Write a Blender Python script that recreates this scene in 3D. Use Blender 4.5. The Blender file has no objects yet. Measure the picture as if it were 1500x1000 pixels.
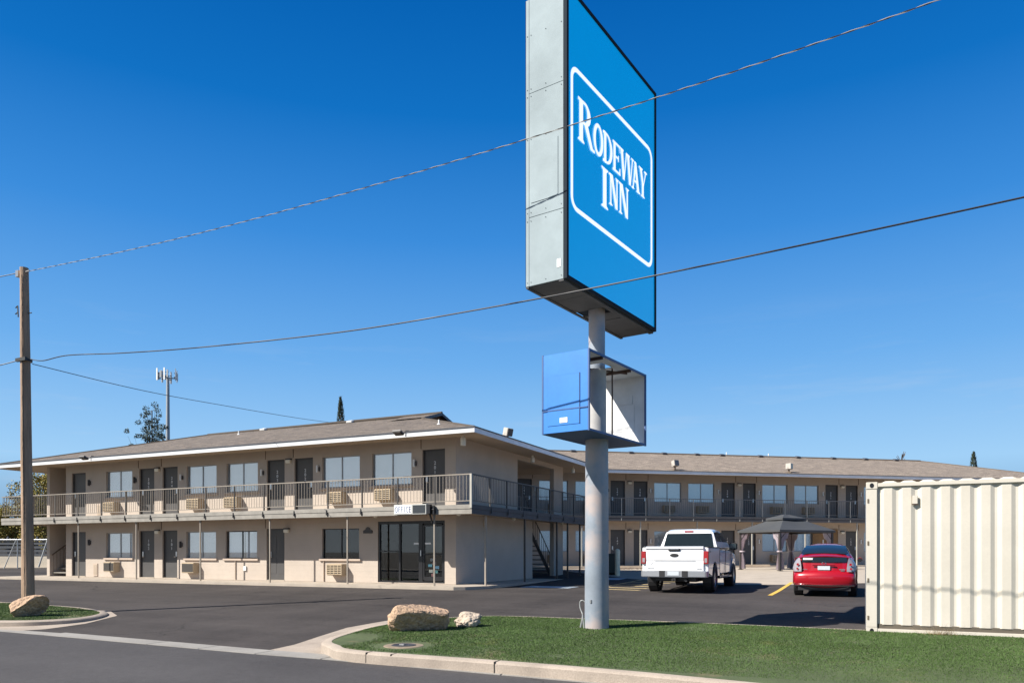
import bpy, bmesh, math, random
from mathutils import Vector, Matrix, noise
R = math.radians
random.seed(7)
S = bpy.context.scene
COL = S.collection
# ---------------------------------------------------------------- camera
cd = bpy.data.cameras.new("camera"); cam = bpy.data.objects.new("camera", cd); COL.objects.link(cam)
cd.sensor_width = 36; cd.lens = 26.4; cd.shift_y = 308/1500; cd.clip_end = 6000; cd.clip_start = .1
cam.location = (0, 0, 1.6); cam.rotation_euler = (R(90), 0, R(25))
S.camera = cam
# ---------------------------------------------------------------- light
SUN = Vector((-.682, -.731, 0)).normalized()
EL = R(41.5)
w = bpy.data.worlds.new("World"); S.world = w; w.use_nodes = True
nt = w.node_tree; bg = nt.nodes['Background']
sky = nt.nodes.new('ShaderNodeTexSky'); sky.sky_type = 'NISHITA'; sky.sun_disc = False
sky.sun_elevation = EL; sky.sun_rotation = math.atan2(SUN.x, SUN.y)
sky.air_density = 1.25; sky.dust_density = .15; sky.ozone_density = 3.0; sky.altitude = 900
hs = nt.nodes.new('ShaderNodeHueSaturation'); hs.inputs['Saturation'].default_value = 1.5
nt.links.new(sky.outputs[0], hs.inputs['Color'])
# clear desert sky gradient on the physical sky; unseen bands darkened to cut ambient
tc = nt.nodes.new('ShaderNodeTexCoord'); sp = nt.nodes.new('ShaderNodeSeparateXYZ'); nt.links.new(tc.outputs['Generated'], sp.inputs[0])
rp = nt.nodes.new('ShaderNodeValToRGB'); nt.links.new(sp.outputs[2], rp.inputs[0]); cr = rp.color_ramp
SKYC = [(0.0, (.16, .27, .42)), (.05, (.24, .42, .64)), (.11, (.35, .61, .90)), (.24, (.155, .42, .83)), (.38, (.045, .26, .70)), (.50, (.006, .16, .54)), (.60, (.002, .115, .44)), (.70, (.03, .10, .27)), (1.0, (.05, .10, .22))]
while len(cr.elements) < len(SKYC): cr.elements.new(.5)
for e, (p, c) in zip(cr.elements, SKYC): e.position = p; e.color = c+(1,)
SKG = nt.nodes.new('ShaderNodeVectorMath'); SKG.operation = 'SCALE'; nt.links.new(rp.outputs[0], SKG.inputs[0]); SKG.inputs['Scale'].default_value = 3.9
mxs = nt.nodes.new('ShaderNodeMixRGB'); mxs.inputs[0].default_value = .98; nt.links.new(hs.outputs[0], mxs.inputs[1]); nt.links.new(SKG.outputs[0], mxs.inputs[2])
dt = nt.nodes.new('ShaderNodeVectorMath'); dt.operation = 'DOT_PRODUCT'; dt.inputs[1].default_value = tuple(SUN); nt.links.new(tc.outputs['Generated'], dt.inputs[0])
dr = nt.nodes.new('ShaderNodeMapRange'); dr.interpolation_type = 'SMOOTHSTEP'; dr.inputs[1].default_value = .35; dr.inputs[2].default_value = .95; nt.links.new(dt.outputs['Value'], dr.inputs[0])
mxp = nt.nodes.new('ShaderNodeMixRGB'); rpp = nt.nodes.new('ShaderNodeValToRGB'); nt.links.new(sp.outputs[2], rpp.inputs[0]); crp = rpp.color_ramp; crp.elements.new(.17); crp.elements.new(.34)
for e, (p, c) in zip(crp.elements, [(0, (.85, .95, 1.02)), (.16, (.68, .84, 1.0)), (.34, (.09, .14, .23)), (1, (.06, .11, .20))]): e.position = p; e.color = c+(1,)  # pale sun-side lobe, out of view, added to brighten window reflections
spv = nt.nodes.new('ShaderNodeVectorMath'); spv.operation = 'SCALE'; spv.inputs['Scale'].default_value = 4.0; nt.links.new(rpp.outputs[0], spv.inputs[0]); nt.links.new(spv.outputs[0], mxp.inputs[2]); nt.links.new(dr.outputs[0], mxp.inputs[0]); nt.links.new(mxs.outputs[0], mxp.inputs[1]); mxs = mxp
mpc = nt.nodes.new('ShaderNodeMapping'); mpc.inputs['Scale'].default_value = (1.2, 1.2, 9); nt.links.new(tc.outputs['Generated'], mpc.inputs[0])
ncl = nt.nodes.new('ShaderNodeTexNoise'); ncl.inputs['Scale'].default_value = 3.2; ncl.inputs['Detail'].default_value = 7; ncl.inputs['Roughness'].default_value = .6; nt.links.new(mpc.outputs[0], ncl.inputs['Vector'])
rcl = nt.nodes.new('ShaderNodeMapRange'); rcl.inputs[1].default_value = .56; rcl.inputs[2].default_value = .85; rcl.inputs[4].default_value = .35; nt.links.new(ncl.outputs['Fac'], rcl.inputs[0])
rel = nt.nodes.new('ShaderNodeMapRange'); rel.inputs[1].default_value = .32; rel.inputs[2].default_value = .12; nt.links.new(sp.outputs[2], rel.inputs[0])
mcl = nt.nodes.new('ShaderNodeMath'); mcl.operation = 'MULTIPLY'; nt.links.new(rcl.outputs[0], mcl.inputs[0]); nt.links.new(rel.outputs[0], mcl.inputs[1])
mxc = nt.nodes.new('ShaderNodeMixRGB'); mxc.inputs[2].default_value = (2.6, 2.8, 3.0, 1); nt.links.new(mcl.outputs[0], mxc.inputs[0]); nt.links.new(mxs.outputs[0], mxc.inputs[1])
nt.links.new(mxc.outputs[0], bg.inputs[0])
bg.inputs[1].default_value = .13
sl = bpy.data.lights.new("sun", 'SUN'); sl.energy = 4.7; sl.angle = R(.5); sl.color = (1, .95, .87)
so = bpy.data.objects.new("sun", sl); COL.objects.link(so)
sd = Vector((SUN.x*math.cos(EL), SUN.y*math.cos(EL), math.sin(EL)))
so.rotation_euler = sd.to_track_quat('Z', 'Y').to_euler()
S.view_settings.view_transform = 'Standard'; S.view_settings.look = 'None'; S.view_settings.gamma = 1
S.view_settings.exposure = 1.0
S.render.resolution_x = 1024; S.render.resolution_y = 682

# ---------------------------------------------------------------- materials
def M(name, col, rough=.6, metal=0, var=.12, vs=2.5, bump=0, bs=60, spec=.5, coat=0, fine=.0, fs=120):
    m = bpy.data.materials.new(name); m.use_nodes = True; n = m.node_tree.nodes; L = m.node_tree.links
    b = n['Principled BSDF']; b.inputs['Roughness'].default_value = rough; b.inputs['Metallic'].default_value = metal
    b.inputs['Specular IOR Level'].default_value = spec; b.inputs['Coat Weight'].default_value = coat; b.inputs['Coat Roughness'].default_value = .04
    tc = n.new('ShaderNodeTexCoord'); no = n.new('ShaderNodeTexNoise'); no.inputs['Scale'].default_value = vs; no.inputs['Detail'].default_value = 6
    no.inputs['Roughness'].default_value = .62
    L.new(tc.outputs['Object'], no.inputs['Vector'])
    rp = n.new('ShaderNodeValToRGB'); rp.color_ramp.elements[0].position = .3; rp.color_ramp.elements[1].position = .7
    rp.color_ramp.elements[0].color = tuple(c*(1-var) for c in col)+(1,); rp.color_ramp.elements[1].color = tuple(min(1, c*(1+var)) for c in col)+(1,)
    L.new(no.outputs['Fac'], rp.inputs[0]); out = rp.outputs[0]
    if fine:
        n2 = n.new('ShaderNodeTexNoise'); n2.inputs['Scale'].default_value = fs; n2.inputs['Detail'].default_value = 3
        L.new(tc.outputs['Object'], n2.inputs['Vector'])
        mr = n.new('ShaderNodeMapRange'); mr.inputs[1].default_value = .3; mr.inputs[2].default_value = .7; mr.inputs[3].default_value = 1-fine; mr.inputs[4].default_value = 1+fine
        L.new(n2.outputs['Fac'], mr.inputs[0])
        mx = n.new('ShaderNodeVectorMath'); mx.operation = 'SCALE'; L.new(out, mx.inputs[0]); L.new(mr.outputs[0], mx.inputs['Scale']); out = mx.outputs[0]
    L.new(out, b.inputs['Base Color'])
    if bump:
        n3 = n.new('ShaderNodeTexNoise'); n3.inputs['Scale'].default_value = bs; n3.inputs['Detail'].default_value = 5
        L.new(tc.outputs['Object'], n3.inputs['Vector'])
        bp = n.new('ShaderNodeBump'); bp.inputs['Distance'].default_value = bump; L.new(n3.outputs['Fac'], bp.inputs['Height']); L.new(bp.outputs[0], b.inputs['Normal'])
    m['b'] = 1
    return m
def nodes(m): return m.node_tree.nodes, m.node_tree.links
def glassmat(name, tint=(.8, .85, .85), refl=.08, dark=0):
    m = bpy.data.materials.new(name); m.use_nodes = True; n, L = nodes(m); n.clear()
    o = n.new('ShaderNodeOutputMaterial'); t = n.new('ShaderNodeBsdfTransparent'); g = n.new('ShaderNodeBsdfGlossy'); mx = n.new('ShaderNodeMixShader')
    t.inputs[0].default_value = tint+(1,); g.inputs['Roughness'].default_value = .01
    f = n.new('ShaderNodeLayerWeight'); f.inputs[0].default_value = .5; pw = n.new('ShaderNodeMath'); pw.operation = 'POWER'; pw.inputs[1].default_value = 5; L.new(f.outputs['Facing'], pw.inputs[0])
    a = n.new('ShaderNodeMath'); a.operation = 'ADD'; a.use_clamp = True; a.inputs[1].default_value = refl+.04; L.new(pw.outputs[0], a.inputs[0]); L.new(a.outputs[0], mx.inputs[0])
    L.new(t.outputs[0], mx.inputs[1]); L.new(g.outputs[0], mx.inputs[2]); L.new(mx.outputs[0], o.inputs[0])
    return m
def blockwall(name, col):
    m = M(name, col, .85, var=.07, vs=.9, fine=.05, fs=35); n, L = nodes(m); b = n['Principled BSDF']
    tc = n.new('ShaderNodeTexCoord'); sp = n.new('ShaderNodeSeparateXYZ'); L.new(tc.outputs['Object'], sp.inputs[0])
    ad = n.new('ShaderNodeMath'); L.new(sp.outputs[0], ad.inputs[0]); L.new(sp.outputs[1], ad.inputs[1])
    cb = n.new('ShaderNodeCombineXYZ'); L.new(ad.outputs[0], cb.inputs[0]); L.new(sp.outputs[2], cb.inputs[1])
    br = n.new('ShaderNodeTexBrick'); br.inputs['Scale'].default_value = 1; br.inputs['Brick Width'].default_value = .4; br.inputs['Row Height'].default_value = .2
    br.inputs['Mortar Size'].default_value = .006; br.inputs['Mortar Smooth'].default_value = .6; L.new(cb.outputs[0], br.inputs['Vector'])
    n3 = n.new('ShaderNodeTexNoise'); n3.inputs['Scale'].default_value = 45; L.new(tc.outputs['Object'], n3.inputs['Vector'])
    mu = n.new('ShaderNodeMath'); mu.operation = 'MULTIPLY_ADD'; mu.inputs[1].default_value = -.8; L.new(br.outputs['Fac'], mu.inputs[0]); L.new(n3.outputs['Fac'], mu.inputs[2])
    bp = n.new('ShaderNodeBump'); bp.inputs['Distance'].default_value = .006; bp.inputs['Strength'].default_value = .6; L.new(mu.outputs[0], bp.inputs['Height']); L.new(bp.outputs[0], b.inputs['Normal'])
    return m
def shingle(name, c1, c2, c3):
    m = M(name, c1, .9, var=.1, vs=.6); n, L = nodes(m); b = n['Principled BSDF']
    tc = n.new('ShaderNodeTexCoord')
    br = n.new('ShaderNodeTexBrick'); br.inputs['Scale'].default_value = 1; br.inputs['Brick Width'].default_value = .32; br.inputs['Row Height'].default_value = .14
    br.inputs['Mortar Size'].default_value = .004; br.inputs['Bias'].default_value = 0; br.inputs['Color1'].default_value = c1+(1,); br.inputs['Color2'].default_value = c2+(1,)
    br.inputs['Mortar'].default_value = tuple(c*.45 for c in c1)+(1,)
    L.new(tc.outputs['UV'], br.inputs['Vector'])
    no = n.new('ShaderNodeTexNoise'); no.inputs['Scale'].default_value = 1.1; no.inputs['Detail'].default_value = 8; no.inputs['Roughness'].default_value = .75; L.new(tc.outputs['UV'], no.inputs['Vector'])
    mr = n.new('ShaderNodeMapRange'); mr.inputs[1].default_value = .35; mr.inputs[2].default_value = .68; L.new(no.outputs['Fac'], mr.inputs[0])
    mx = n.new('ShaderNodeMixRGB'); mx.inputs[2].default_value = c3+(1,); L.new(mr.outputs[0], mx.inputs[0]); L.new(br.outputs['Color'], mx.inputs[1])
    n2 = n.new('ShaderNodeTexNoise'); n2.inputs['Scale'].default_value = 14; n2.inputs['Detail'].default_value = 4; L.new(tc.outputs['UV'], n2.inputs['Vector'])
    m2 = n.new('ShaderNodeMapRange'); m2.inputs[1].default_value = .3; m2.inputs[2].default_value = .7; m2.inputs[3].default_value = .55; m2.inputs[4].default_value = 1.45; L.new(n2.outputs['Fac'], m2.inputs[0])
    vm = n.new('ShaderNodeVectorMath'); vm.operation = 'SCALE'; L.new(mx.outputs[0], vm.inputs[0]); L.new(m2.outputs[0], vm.inputs['Scale'])
    L.new(vm.outputs[0], b.inputs['Base Color'])
    bp = n.new('ShaderNodeBump'); bp.inputs['Distance'].default_value = .012; L.new(n2.outputs['Fac'], bp.inputs['Height']); L.new(bp.outputs[0], b.inputs['Normal'])
    return m
def asphalt(name, dark, light, streak=1, sc=1):
    m = bpy.data.materials.new(name); m.use_nodes = True; n, L = nodes(m); b = n['Principled BSDF']; b.inputs['Roughness'].default_value = .88; b.inputs['Specular IOR Level'].default_value = .25
    tc = n.new('ShaderNodeTexCoord')
    def nz(scale, det, rough=.6, mp=None):
        x = n.new('ShaderNodeTexNoise'); x.inputs['Scale'].default_value = scale; x.inputs['Detail'].default_value = det; x.inputs['Roughness'].default_value = rough
        if mp:
            q = n.new('ShaderNodeMapping'); q.inputs['Scale'].default_value = mp[0]; q.inputs['Rotation'].default_value = (0, 0, mp[1]); L.new(tc.outputs['Object'], q.inputs[0]); L.new(q.outputs[0], x.inputs['Vector'])
        else: L.new(tc.outputs['Object'], x.inputs['Vector'])
        return x.outputs['Fac']
    a = nz(.25, 5); st = nz(.6, 6, .65, ((.12, 1.1, 1), R(-8))); st2 = nz(.5, 5, .6, ((1.4, .1, 1), R(12))); f = nz(70*sc, 3, .8); g = nz(7, 5, .7)
    def mth(op, x, y):
        k = n.new('ShaderNodeMath'); k.operation = op
        for i, v in enumerate((x, y)):
            if isinstance(v, (int, float)): k.inputs[i].default_value = v
            else: L.new(v, k.inputs[i])
        return k.outputs[0]
    s = mth('ADD', mth('MULTIPLY', a, .35), mth('MULTIPLY', st, .35*streak))
    s = mth('ADD', s, mth('MULTIPLY', st2, .2*streak)); s = mth('ADD', s, mth('MULTIPLY', g, .22)); s = mth('ADD', s, mth('MULTIPLY', f, .55))
    mr = n.new('ShaderNodeMapRange'); tot = (.35+.55*streak+.22+.55)/2; mr.inputs[1].default_value = tot-.14; mr.inputs[2].default_value = tot+.14; L.new(s, mr.inputs[0])
    mx = n.new('ShaderNodeMixRGB'); mx.inputs[1].default_value = dark+(1,); mx.inputs[2].default_value = light+(1,); L.new(mr.outputs[0], mx.inputs[0])
    wn = n.new('ShaderNodeTexNoise'); wn.inputs['Scale'].default_value = 1.3; wn.inputs['Detail'].default_value = 5; L.new(tc.outputs['Object'], wn.inputs['Vector'])
    vm = n.new('ShaderNodeVectorMath'); vm.operation = 'MULTIPLY_ADD'; vm.inputs[1].default_value = (.9, .9, .9); L.new(wn.outputs['Color'], vm.inputs[0]); L.new(tc.outputs['Object'], vm.inputs[2])
    vo = n.new('ShaderNodeTexVoronoi'); vo.feature = 'DISTANCE_TO_EDGE'; vo.inputs['Scale'].default_value = .21; L.new(vm.outputs[0], vo.inputs['Vector'])
    cr_ = n.new('ShaderNodeMapRange'); cr_.inputs[1].default_value = .0012; cr_.inputs[2].default_value = .0045; cr_.inputs[3].default_value = 1; cr_.inputs[4].default_value = 0; L.new(vo.outputs['Distance'], cr_.inputs[0])
    mk = nz(.33, 3); mk2 = n.new('ShaderNodeMapRange'); mk2.inputs[1].default_value = .50; mk2.inputs[2].default_value = .60; mk2.inputs[4].default_value = .75; L.new(mk, mk2.inputs[0])
    cf_ = mth('MULTIPLY', cr_.outputs[0], mk2.outputs[0])
    st3 = nz(1.1, 2, .5); so3 = n.new('ShaderNodeMapRange'); so3.inputs[1].default_value = .68; so3.inputs[2].default_value = .80; so3.inputs[4].default_value = .45; L.new(st3, so3.inputs[0])
    cf_ = mth('MAXIMUM', cf_, so3.outputs[0])
    mc = n.new('ShaderNodeMixRGB'); mc.inputs[2].default_value = tuple(q*.45 for q in dark)+(1,); L.new(cf_, mc.inputs[0]); L.new(mx.outputs[0], mc.inputs[1])
    L.new(mc.outputs[0], b.inputs['Base Color'])
    bp = n.new('ShaderNodeBump'); bp.inputs['Distance'].default_value = .006; L.new(f, bp.inputs['Height']); L.new(bp.outputs[0], b.inputs['Normal'])
    return m
WALL = blockwall('beige_painted_block', (.44, .375, .315))
TRIM = M('trim_paint', (.44, .35, .28), .7, var=.05)
SOFF = M('soffit_paint', (.46, .36, .26), .8, var=.06, vs=1.2)
DARKTRIM = M('brown_seam', (.12, .085, .06), .7)
FASC = M('white_fascia', (.62, .62, .62), .5, var=.06, vs=1.5)
FASC2 = M('grey_fascia', (.74, .75, .77), .5, var=.08, vs=1.5)
DRIP = M('drip_edge', (.08, .08, .09), .5)
ROOF = shingle('brown_shingles', (.075, .060, .049), (.215, .172, .136), (.105, .086, .07))
ROOFR = shingle('tan_shingles', (.15, .118, .092), (.33, .268, .212), (.18, .145, .116))
BOARD = M('weathered_deck_board', (.27, .25, .22), .8, var=.18, vs=3)
BOARD_SHADE = M('shaded_deck_board', (.060, .058, .062), .7, var=.15, vs=3)  # darker copy of the deck board, shade put into its colour
CONC = M('concrete', (.38, .325, .265), .9, var=.13, vs=1.5, fine=.12, fs=60, bump=.004, bs=80)
KERB = M('kerb_concrete', (.33, .275, .225), .9, var=.16, vs=2, fine=.12, fs=50, bump=.006, bs=60)
GUTT = M('gutter_concrete', (.25, .235, .215), .9, var=.16, vs=1.2, fine=.15, fs=60, bump=.004, bs=60)
RAILM = M('taupe_rail_paint', (.27, .235, .195), .45, var=.1)
RAILD = M('dark_post_paint', (.055, .05, .047), .5, var=.2)
RAILR = M('grey_rail_paint', (.20, .19, .18), .45, var=.1)
POSTL = M('light_post_paint', (.40, .38, .33), .45, var=.1)
DOOR = M('dark_grey_door', (.068, .065, .064), .5, var=.08)
DFRAME = M('door_frame', (.05, .045, .045), .5)
WHT = M('white_plastic', (.75, .75, .73), .4, var=.04)
NUM = M('number_white', (.75, .75, .75), .4, var=.02)
CHROME = M('brushed_metal', (.55, .55, .56), .3, metal=.9, var=.05)
ALU = M('aluminium_frame', (.33, .33, .33), .4, metal=.5, var=.05)
BLK = M('black_frame', (.012, .012, .014), .35, var=.1)
BLINDS = [M('white_blind', c, .6, var=.03) for c in ((.90, .91, .92), (.80, .83, .86), (.66, .70, .74), (.88, .87, .83))]
GLASS = glassmat('window_glass', (.95, .98, 1.0), .22)
GLASSD = glassmat('office_glass', (.74, .77, .78), .02)
ACM = M('beige_unit', (.42, .33, .22), .6, var=.1, vs=8)
ACD = M('unit_grille_dark', (.03, .027, .024), .7)
LAMPG = M('lamp_lens', (.75, .70, .58), .3, var=.05)
INTW = M('interior_wall', (.62, .63, .61), .8)
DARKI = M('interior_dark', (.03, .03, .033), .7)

# ---------------------------------------------------------------- mesh helpers
class MB:
    def __init__(s): s.v = []; s.f = []; s.uv = None; s.T = None
    def add(s, vs, fs):
        o = len(s.v)
        if s.T is not None: vs = [tuple(s.T @ Vector(p)) for p in vs]
        s.v += [tuple(p) for p in vs]; s.f += [tuple(i+o for i in f) for f in fs]; return s
    def box(s, x0, x1, y0, y1, z0, z1):
        return s.add([(x0, y0, z0), (x1, y0, z0), (x1, y1, z0), (x0, y1, z0), (x0, y0, z1), (x1, y0, z1), (x1, y1, z1), (x0, y1, z1)],
                     [(0, 3, 2, 1), (4, 5, 6, 7), (0, 1, 5, 4), (1, 2, 6, 5), (2, 3, 7, 6), (3, 0, 4, 7)])
    def tube(s, pts, r, n=8, cap=True):
        pts = [Vector(p) for p in pts]; rs = r if isinstance(r, (list, tuple)) else [r]*len(pts); vs = []; fs = []
        d = (pts[1]-pts[0]).normalized(); up = Vector((0, 0, 1)) if abs(d.z) < .9 else Vector((1, 0, 0))
        for i, p in enumerate(pts):
            a = pts[max(i-1, 0)]; b = pts[min(i+1, len(pts)-1)]; d = (b-a).normalized()
            if i == 0: x = up.cross(d).normalized()
            else: x = (x-d*x.dot(d)).normalized()
            y = d.cross(x)
            for k in range(n):
                t = 2*math.pi*k/n; vs.append(p+(x*math.cos(t)+y*math.sin(t))*rs[i])
        for i in range(len(pts)-1):
            for k in range(n):
                k2 = (k+1) % n; fs.append((i*n+k, i*n+k2, (i+1)*n+k2, (i+1)*n+k))
        if cap: fs.append(tuple(range(n-1, -1, -1))); fs.append(tuple(range((len(pts)-1)*n, len(pts)*n)))
        return s.add(vs, fs)
    def prism(s, poly, z0, z1, ax='z'):
        n = len(poly)
        def P(a, b, c): return (a, b, c) if ax == 'z' else ((a, c, b) if ax == 'y' else (c, a, b))
        return s.add([P(a, b, z0) for a, b in poly]+[P(a, b, z1) for a, b in poly],
                     [tuple(range(n-1, -1, -1)), tuple(range(n, 2*n))]+[(i, (i+1) % n, n+(i+1) % n, n+i) for i in range(n)])
    def lathe(s, prof, n=24, ax='x', c=(0, 0, 0)):
        vs = []; fs = []
        for (a, r) in prof:
            for k in range(n):
                t = 2*math.pi*k/n; u, v = r*math.cos(t), r*math.sin(t)
                p = (a, u, v) if ax == 'x' else ((u, v, a) if ax == 'z' else (u, a, v)); vs.append((p[0]+c[0], p[1]+c[1], p[2]+c[2]))
        for i in range(len(prof)-1):
            for k in range(n): fs.append((i*n+k, i*n+(k+1) % n, (i+1)*n+(k+1) % n, (i+1)*n+k))
        return s.add(vs, fs)
    def build(s, name, mat, parent=None, smooth=0, bevel=0, recalc=True):
        me = bpy.data.meshes.new(name); me.from_pydata(s.v, [], s.f); me.materials.append(mat)
        if recalc or bevel:
            bm = bmesh.new(); bm.from_mesh(me)
            if recalc: bmesh.ops.recalc_face_normals(bm, faces=bm.faces)
            if bevel:
                es = [e for e in bm.edges if len(e.link_faces) == 2 and e.calc_face_angle(0) > .5]
                bmesh.ops.bevel(bm, geom=es, offset=bevel, segments=2, affect='EDGES', clamp_overlap=True)
            bm.to_mesh(me); bm.free()
        if smooth:
            me.polygons.foreach_set('use_smooth', [True]*len(me.polygons)); me.set_sharp_from_angle(angle=R(smooth))
        o = bpy.data.objects.new(name, me); COL.objects.link(o)
        if parent: o.parent = parent
        return o
def tag(o, label=None, cat=None, group=None, kind=None):
    if label: o['label'] = label
    if cat: o['category'] = cat
    if group: o['group'] = group
    if kind: o['kind'] = kind
    return o
def empty(name, loc=(0, 0, 0), rz=0, label=None, cat=None, group=None):
    o = bpy.data.objects.new(name, None); COL.objects.link(o); o.location = loc; o.rotation_euler = (0, 0, rz); o.empty_display_size = .2
    return tag(o, label, cat, group)
def copy_tree(o, parent=None):
    c = o.copy(); COL.objects.link(c); c.parent = parent
    for ch in o.children: copy_tree(ch, c)
    return c
def wrap(o, loc):  # put a top-level mesh's origin at its base
    L = Vector(loc)
    for v in o.data.vertices: v.co -= L
    o.location = L; return o
def catmull(P, n=6, closed=True):
    out = []; N = len(P)
    for i in range(N if closed else N-1):
        p0, p1, p2, p3 = (P[(i-1) % N] if closed or i > 0 else P[0]), P[i], P[(i+1) % N], (P[(i+2) % N] if closed or i+2 < N else P[-1])
        for k in range(n):
            t = k/n
            out.append(tuple(.5*((2*p1[j])+(-p0[j]+p2[j])*t+(2*p0[j]-5*p1[j]+4*p2[j]-p3[j])*t*t+(-p0[j]+3*p1[j]-3*p2[j]+p3[j])*t**3) for j in range(2)))
    if not closed: out.append(tuple(P[-1]))
    return out
def offs(P, d):  # offset closed CCW-ish polygon outward by d
    A = sum(P[i][0]*P[(i+1) % len(P)][1]-P[(i+1) % len(P)][0]*P[i][1] for i in range(len(P)))
    s = 1 if A > 0 else -1; out = []
    for i in range(len(P)):
        a, b, c = Vector(P[i-1]), Vector(P[i]), Vector(P[(i+1) % len(P)])
        t = ((b-a).normalized()+(c-b).normalized()); t = t.normalized() if t.length > 1e-6 else (c-b).normalized()
        out.append((b.x+t.y*d*s, b.y-t.x*d*s))
    return out
def qc(P, n):  # smooth curve through 3-D points
    out = []
    for i in range(len(P)-1):
        p0, p1, p2, p3 = P[max(i-1, 0)], P[i], P[i+1], P[min(i+2, len(P)-1)]
        for k in range(n):
            t = k/n; out.append(tuple(.5*((2*p1[j])+(-p0[j]+p2[j])*t+(2*p0[j]-5*p1[j]+4*p2[j]-p3[j])*t*t+(-p0[j]+3*p1[j]-3*p2[j]+p3[j])*t**3) for j in range(3)))
    out.append(P[-1]); return out
HP = [(-500, 0), (9.4, 0), (13, .13), (21, .37), (24.5, .39), (28, .45), (38, .64), (44, .72), (5000, .72)]
def hz(y):
    for (a, p), (b, q) in zip(HP, HP[1:]):
        if y <= b: return p+(q-p)*(y-a)/(b-a)
    return .72

# ================================================================ SETTING: ground
def sheet(name, x0, x1, ys, dz, mat, kind='structure'):
    m = MB(); vs = []; fs = []
    for y in ys: vs += [(x0, y, hz(y)+dz), (x1, y, hz(y)+dz)]
    for i in range(len(ys)-1): fs.append((2*i, 2*i+1, 2*i+3, 2*i+2))
    m.add(vs, fs); o = m.build(name, mat); tag(o, kind=kind); return o
DIRT = M('dry_dirt', (.085, .072, .058), .95, var=.2, vs=.4, fine=.2, fs=12)
sheet('ground', -2500, 2500, [-2500, 9.4, 13, 21, 24.5, 28, 38, 44, 2500], -.06, DIRT)
LOT = asphalt('lot_asphalt', (.025, .0215, .0205), (.075, .065, .061))
ROAD = asphalt('road_asphalt', (.040, .037, .038), (.088, .083, .084), streak=.5, sc=1)
sheet('parking_lot', -90, 60, [9.35, 13, 21, 24.5, 28, 38, 44, 75], 0, LOT)
def ge(x): return 8.93+max(0, min(8, -8.4-x))*.058-max(0, min(20, x+7))*.06
m = MB(); XS = [-400, -60]+[-40+k for k in range(61)]+[60, 400]
m.add([(x, -6.5, .004) for x in XS]+[(x, ge(x)+.03, .004) for x in XS], [(i, i+1, len(XS)+i+1, len(XS)+i) for i in range(len(XS)-1)]); tag(m.build('road', ROAD), kind='structure')
m = MB(); m.box(-400, 400, -8.5, -6.5, -.05, .13); tag(m.build('pavement_across_road', CONC), kind='structure')
# gutter strip along the road edge, cast in lengths
m = MB(); x = -60.0
while x < 40:
    l = 3.05 if not (-12 < x < -8) else 1.3
    z = .010 if int(x*7) % 3 else .014; p, q = x+.012, x+l-.012
    m.prism([(p, ge(p)), (q, ge(q)), (q, ge(q)+.43), (p, ge(p)+.43)], -.05, z); x += l
tag(m.build('gutter', GUTT), kind='structure')
# islands
GRASS = M('lawn', (.066, .088, .033), .95, var=.22, vs=1.6, fine=.35, fs=70, bump=.012, bs=60)
def dryspots(m, c, sc, lo, hi):
    n, L = nodes(m); b = n['Principled BSDF']; tc = n.new('ShaderNodeTexCoord'); nn = n.new('ShaderNodeTexNoise'); nn.inputs['Scale'].default_value = sc; nn.inputs['Detail'].default_value = 6; nn.inputs['Roughness'].default_value = .7
    L.new(tc.outputs['Object'], nn.inputs['Vector']); mr = n.new('ShaderNodeMapRange'); mr.inputs[1].default_value = lo; mr.inputs[2].default_value = hi; L.new(nn.outputs['Fac'], mr.inputs[0])
    mx = n.new('ShaderNodeMixRGB'); mx.inputs[2].default_value = c+(1,); L.new(mr.outputs[0], mx.inputs[0]); src = b.inputs['Base Color'].links[0].from_socket; L.new(src, mx.inputs[1]); L.new(mx.outputs[0], b.inputs['Base Color'])
dryspots(GRASS, (.17, .135, .07), .9, .55, .72)
ISL_R = [(-6.66, 9.04), (-4.4, 8.99), (-2.64, 8.88), (-1.5, 8.72), (0, 8.5), (3, 8.2), (8, 7.9), (18, 7.7), (30, 7.7), (30, 14.05), (18, 14.1), (6, 14.15), (0, 14.3), (-3, 14.42), (-5, 14.35), (-7.0, 14.2), (-7.85, 13.3), (-8.25, 12.0), (-8.05, 10.6), (-7.75, 9.75), (-7.3, 9.36)]
ISL_L = [(-60, 9.75), (-30, 9.75), (-22, 9.78), (-17.6, 9.85), (-16.6, 10.0), (-15.95, 10.42), (-15.74, 11.1), (-16.5, 12.1), (-18.29, 12.75), (-20.3, 13.0), (-22.6, 13.2), (-30, 13.3), (-60, 13.3)]
def gz_r(x, y): return .155+.018*max(0, y-9)
def gz_l(x, y): return .12+.012*max(0, y-9)
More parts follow.
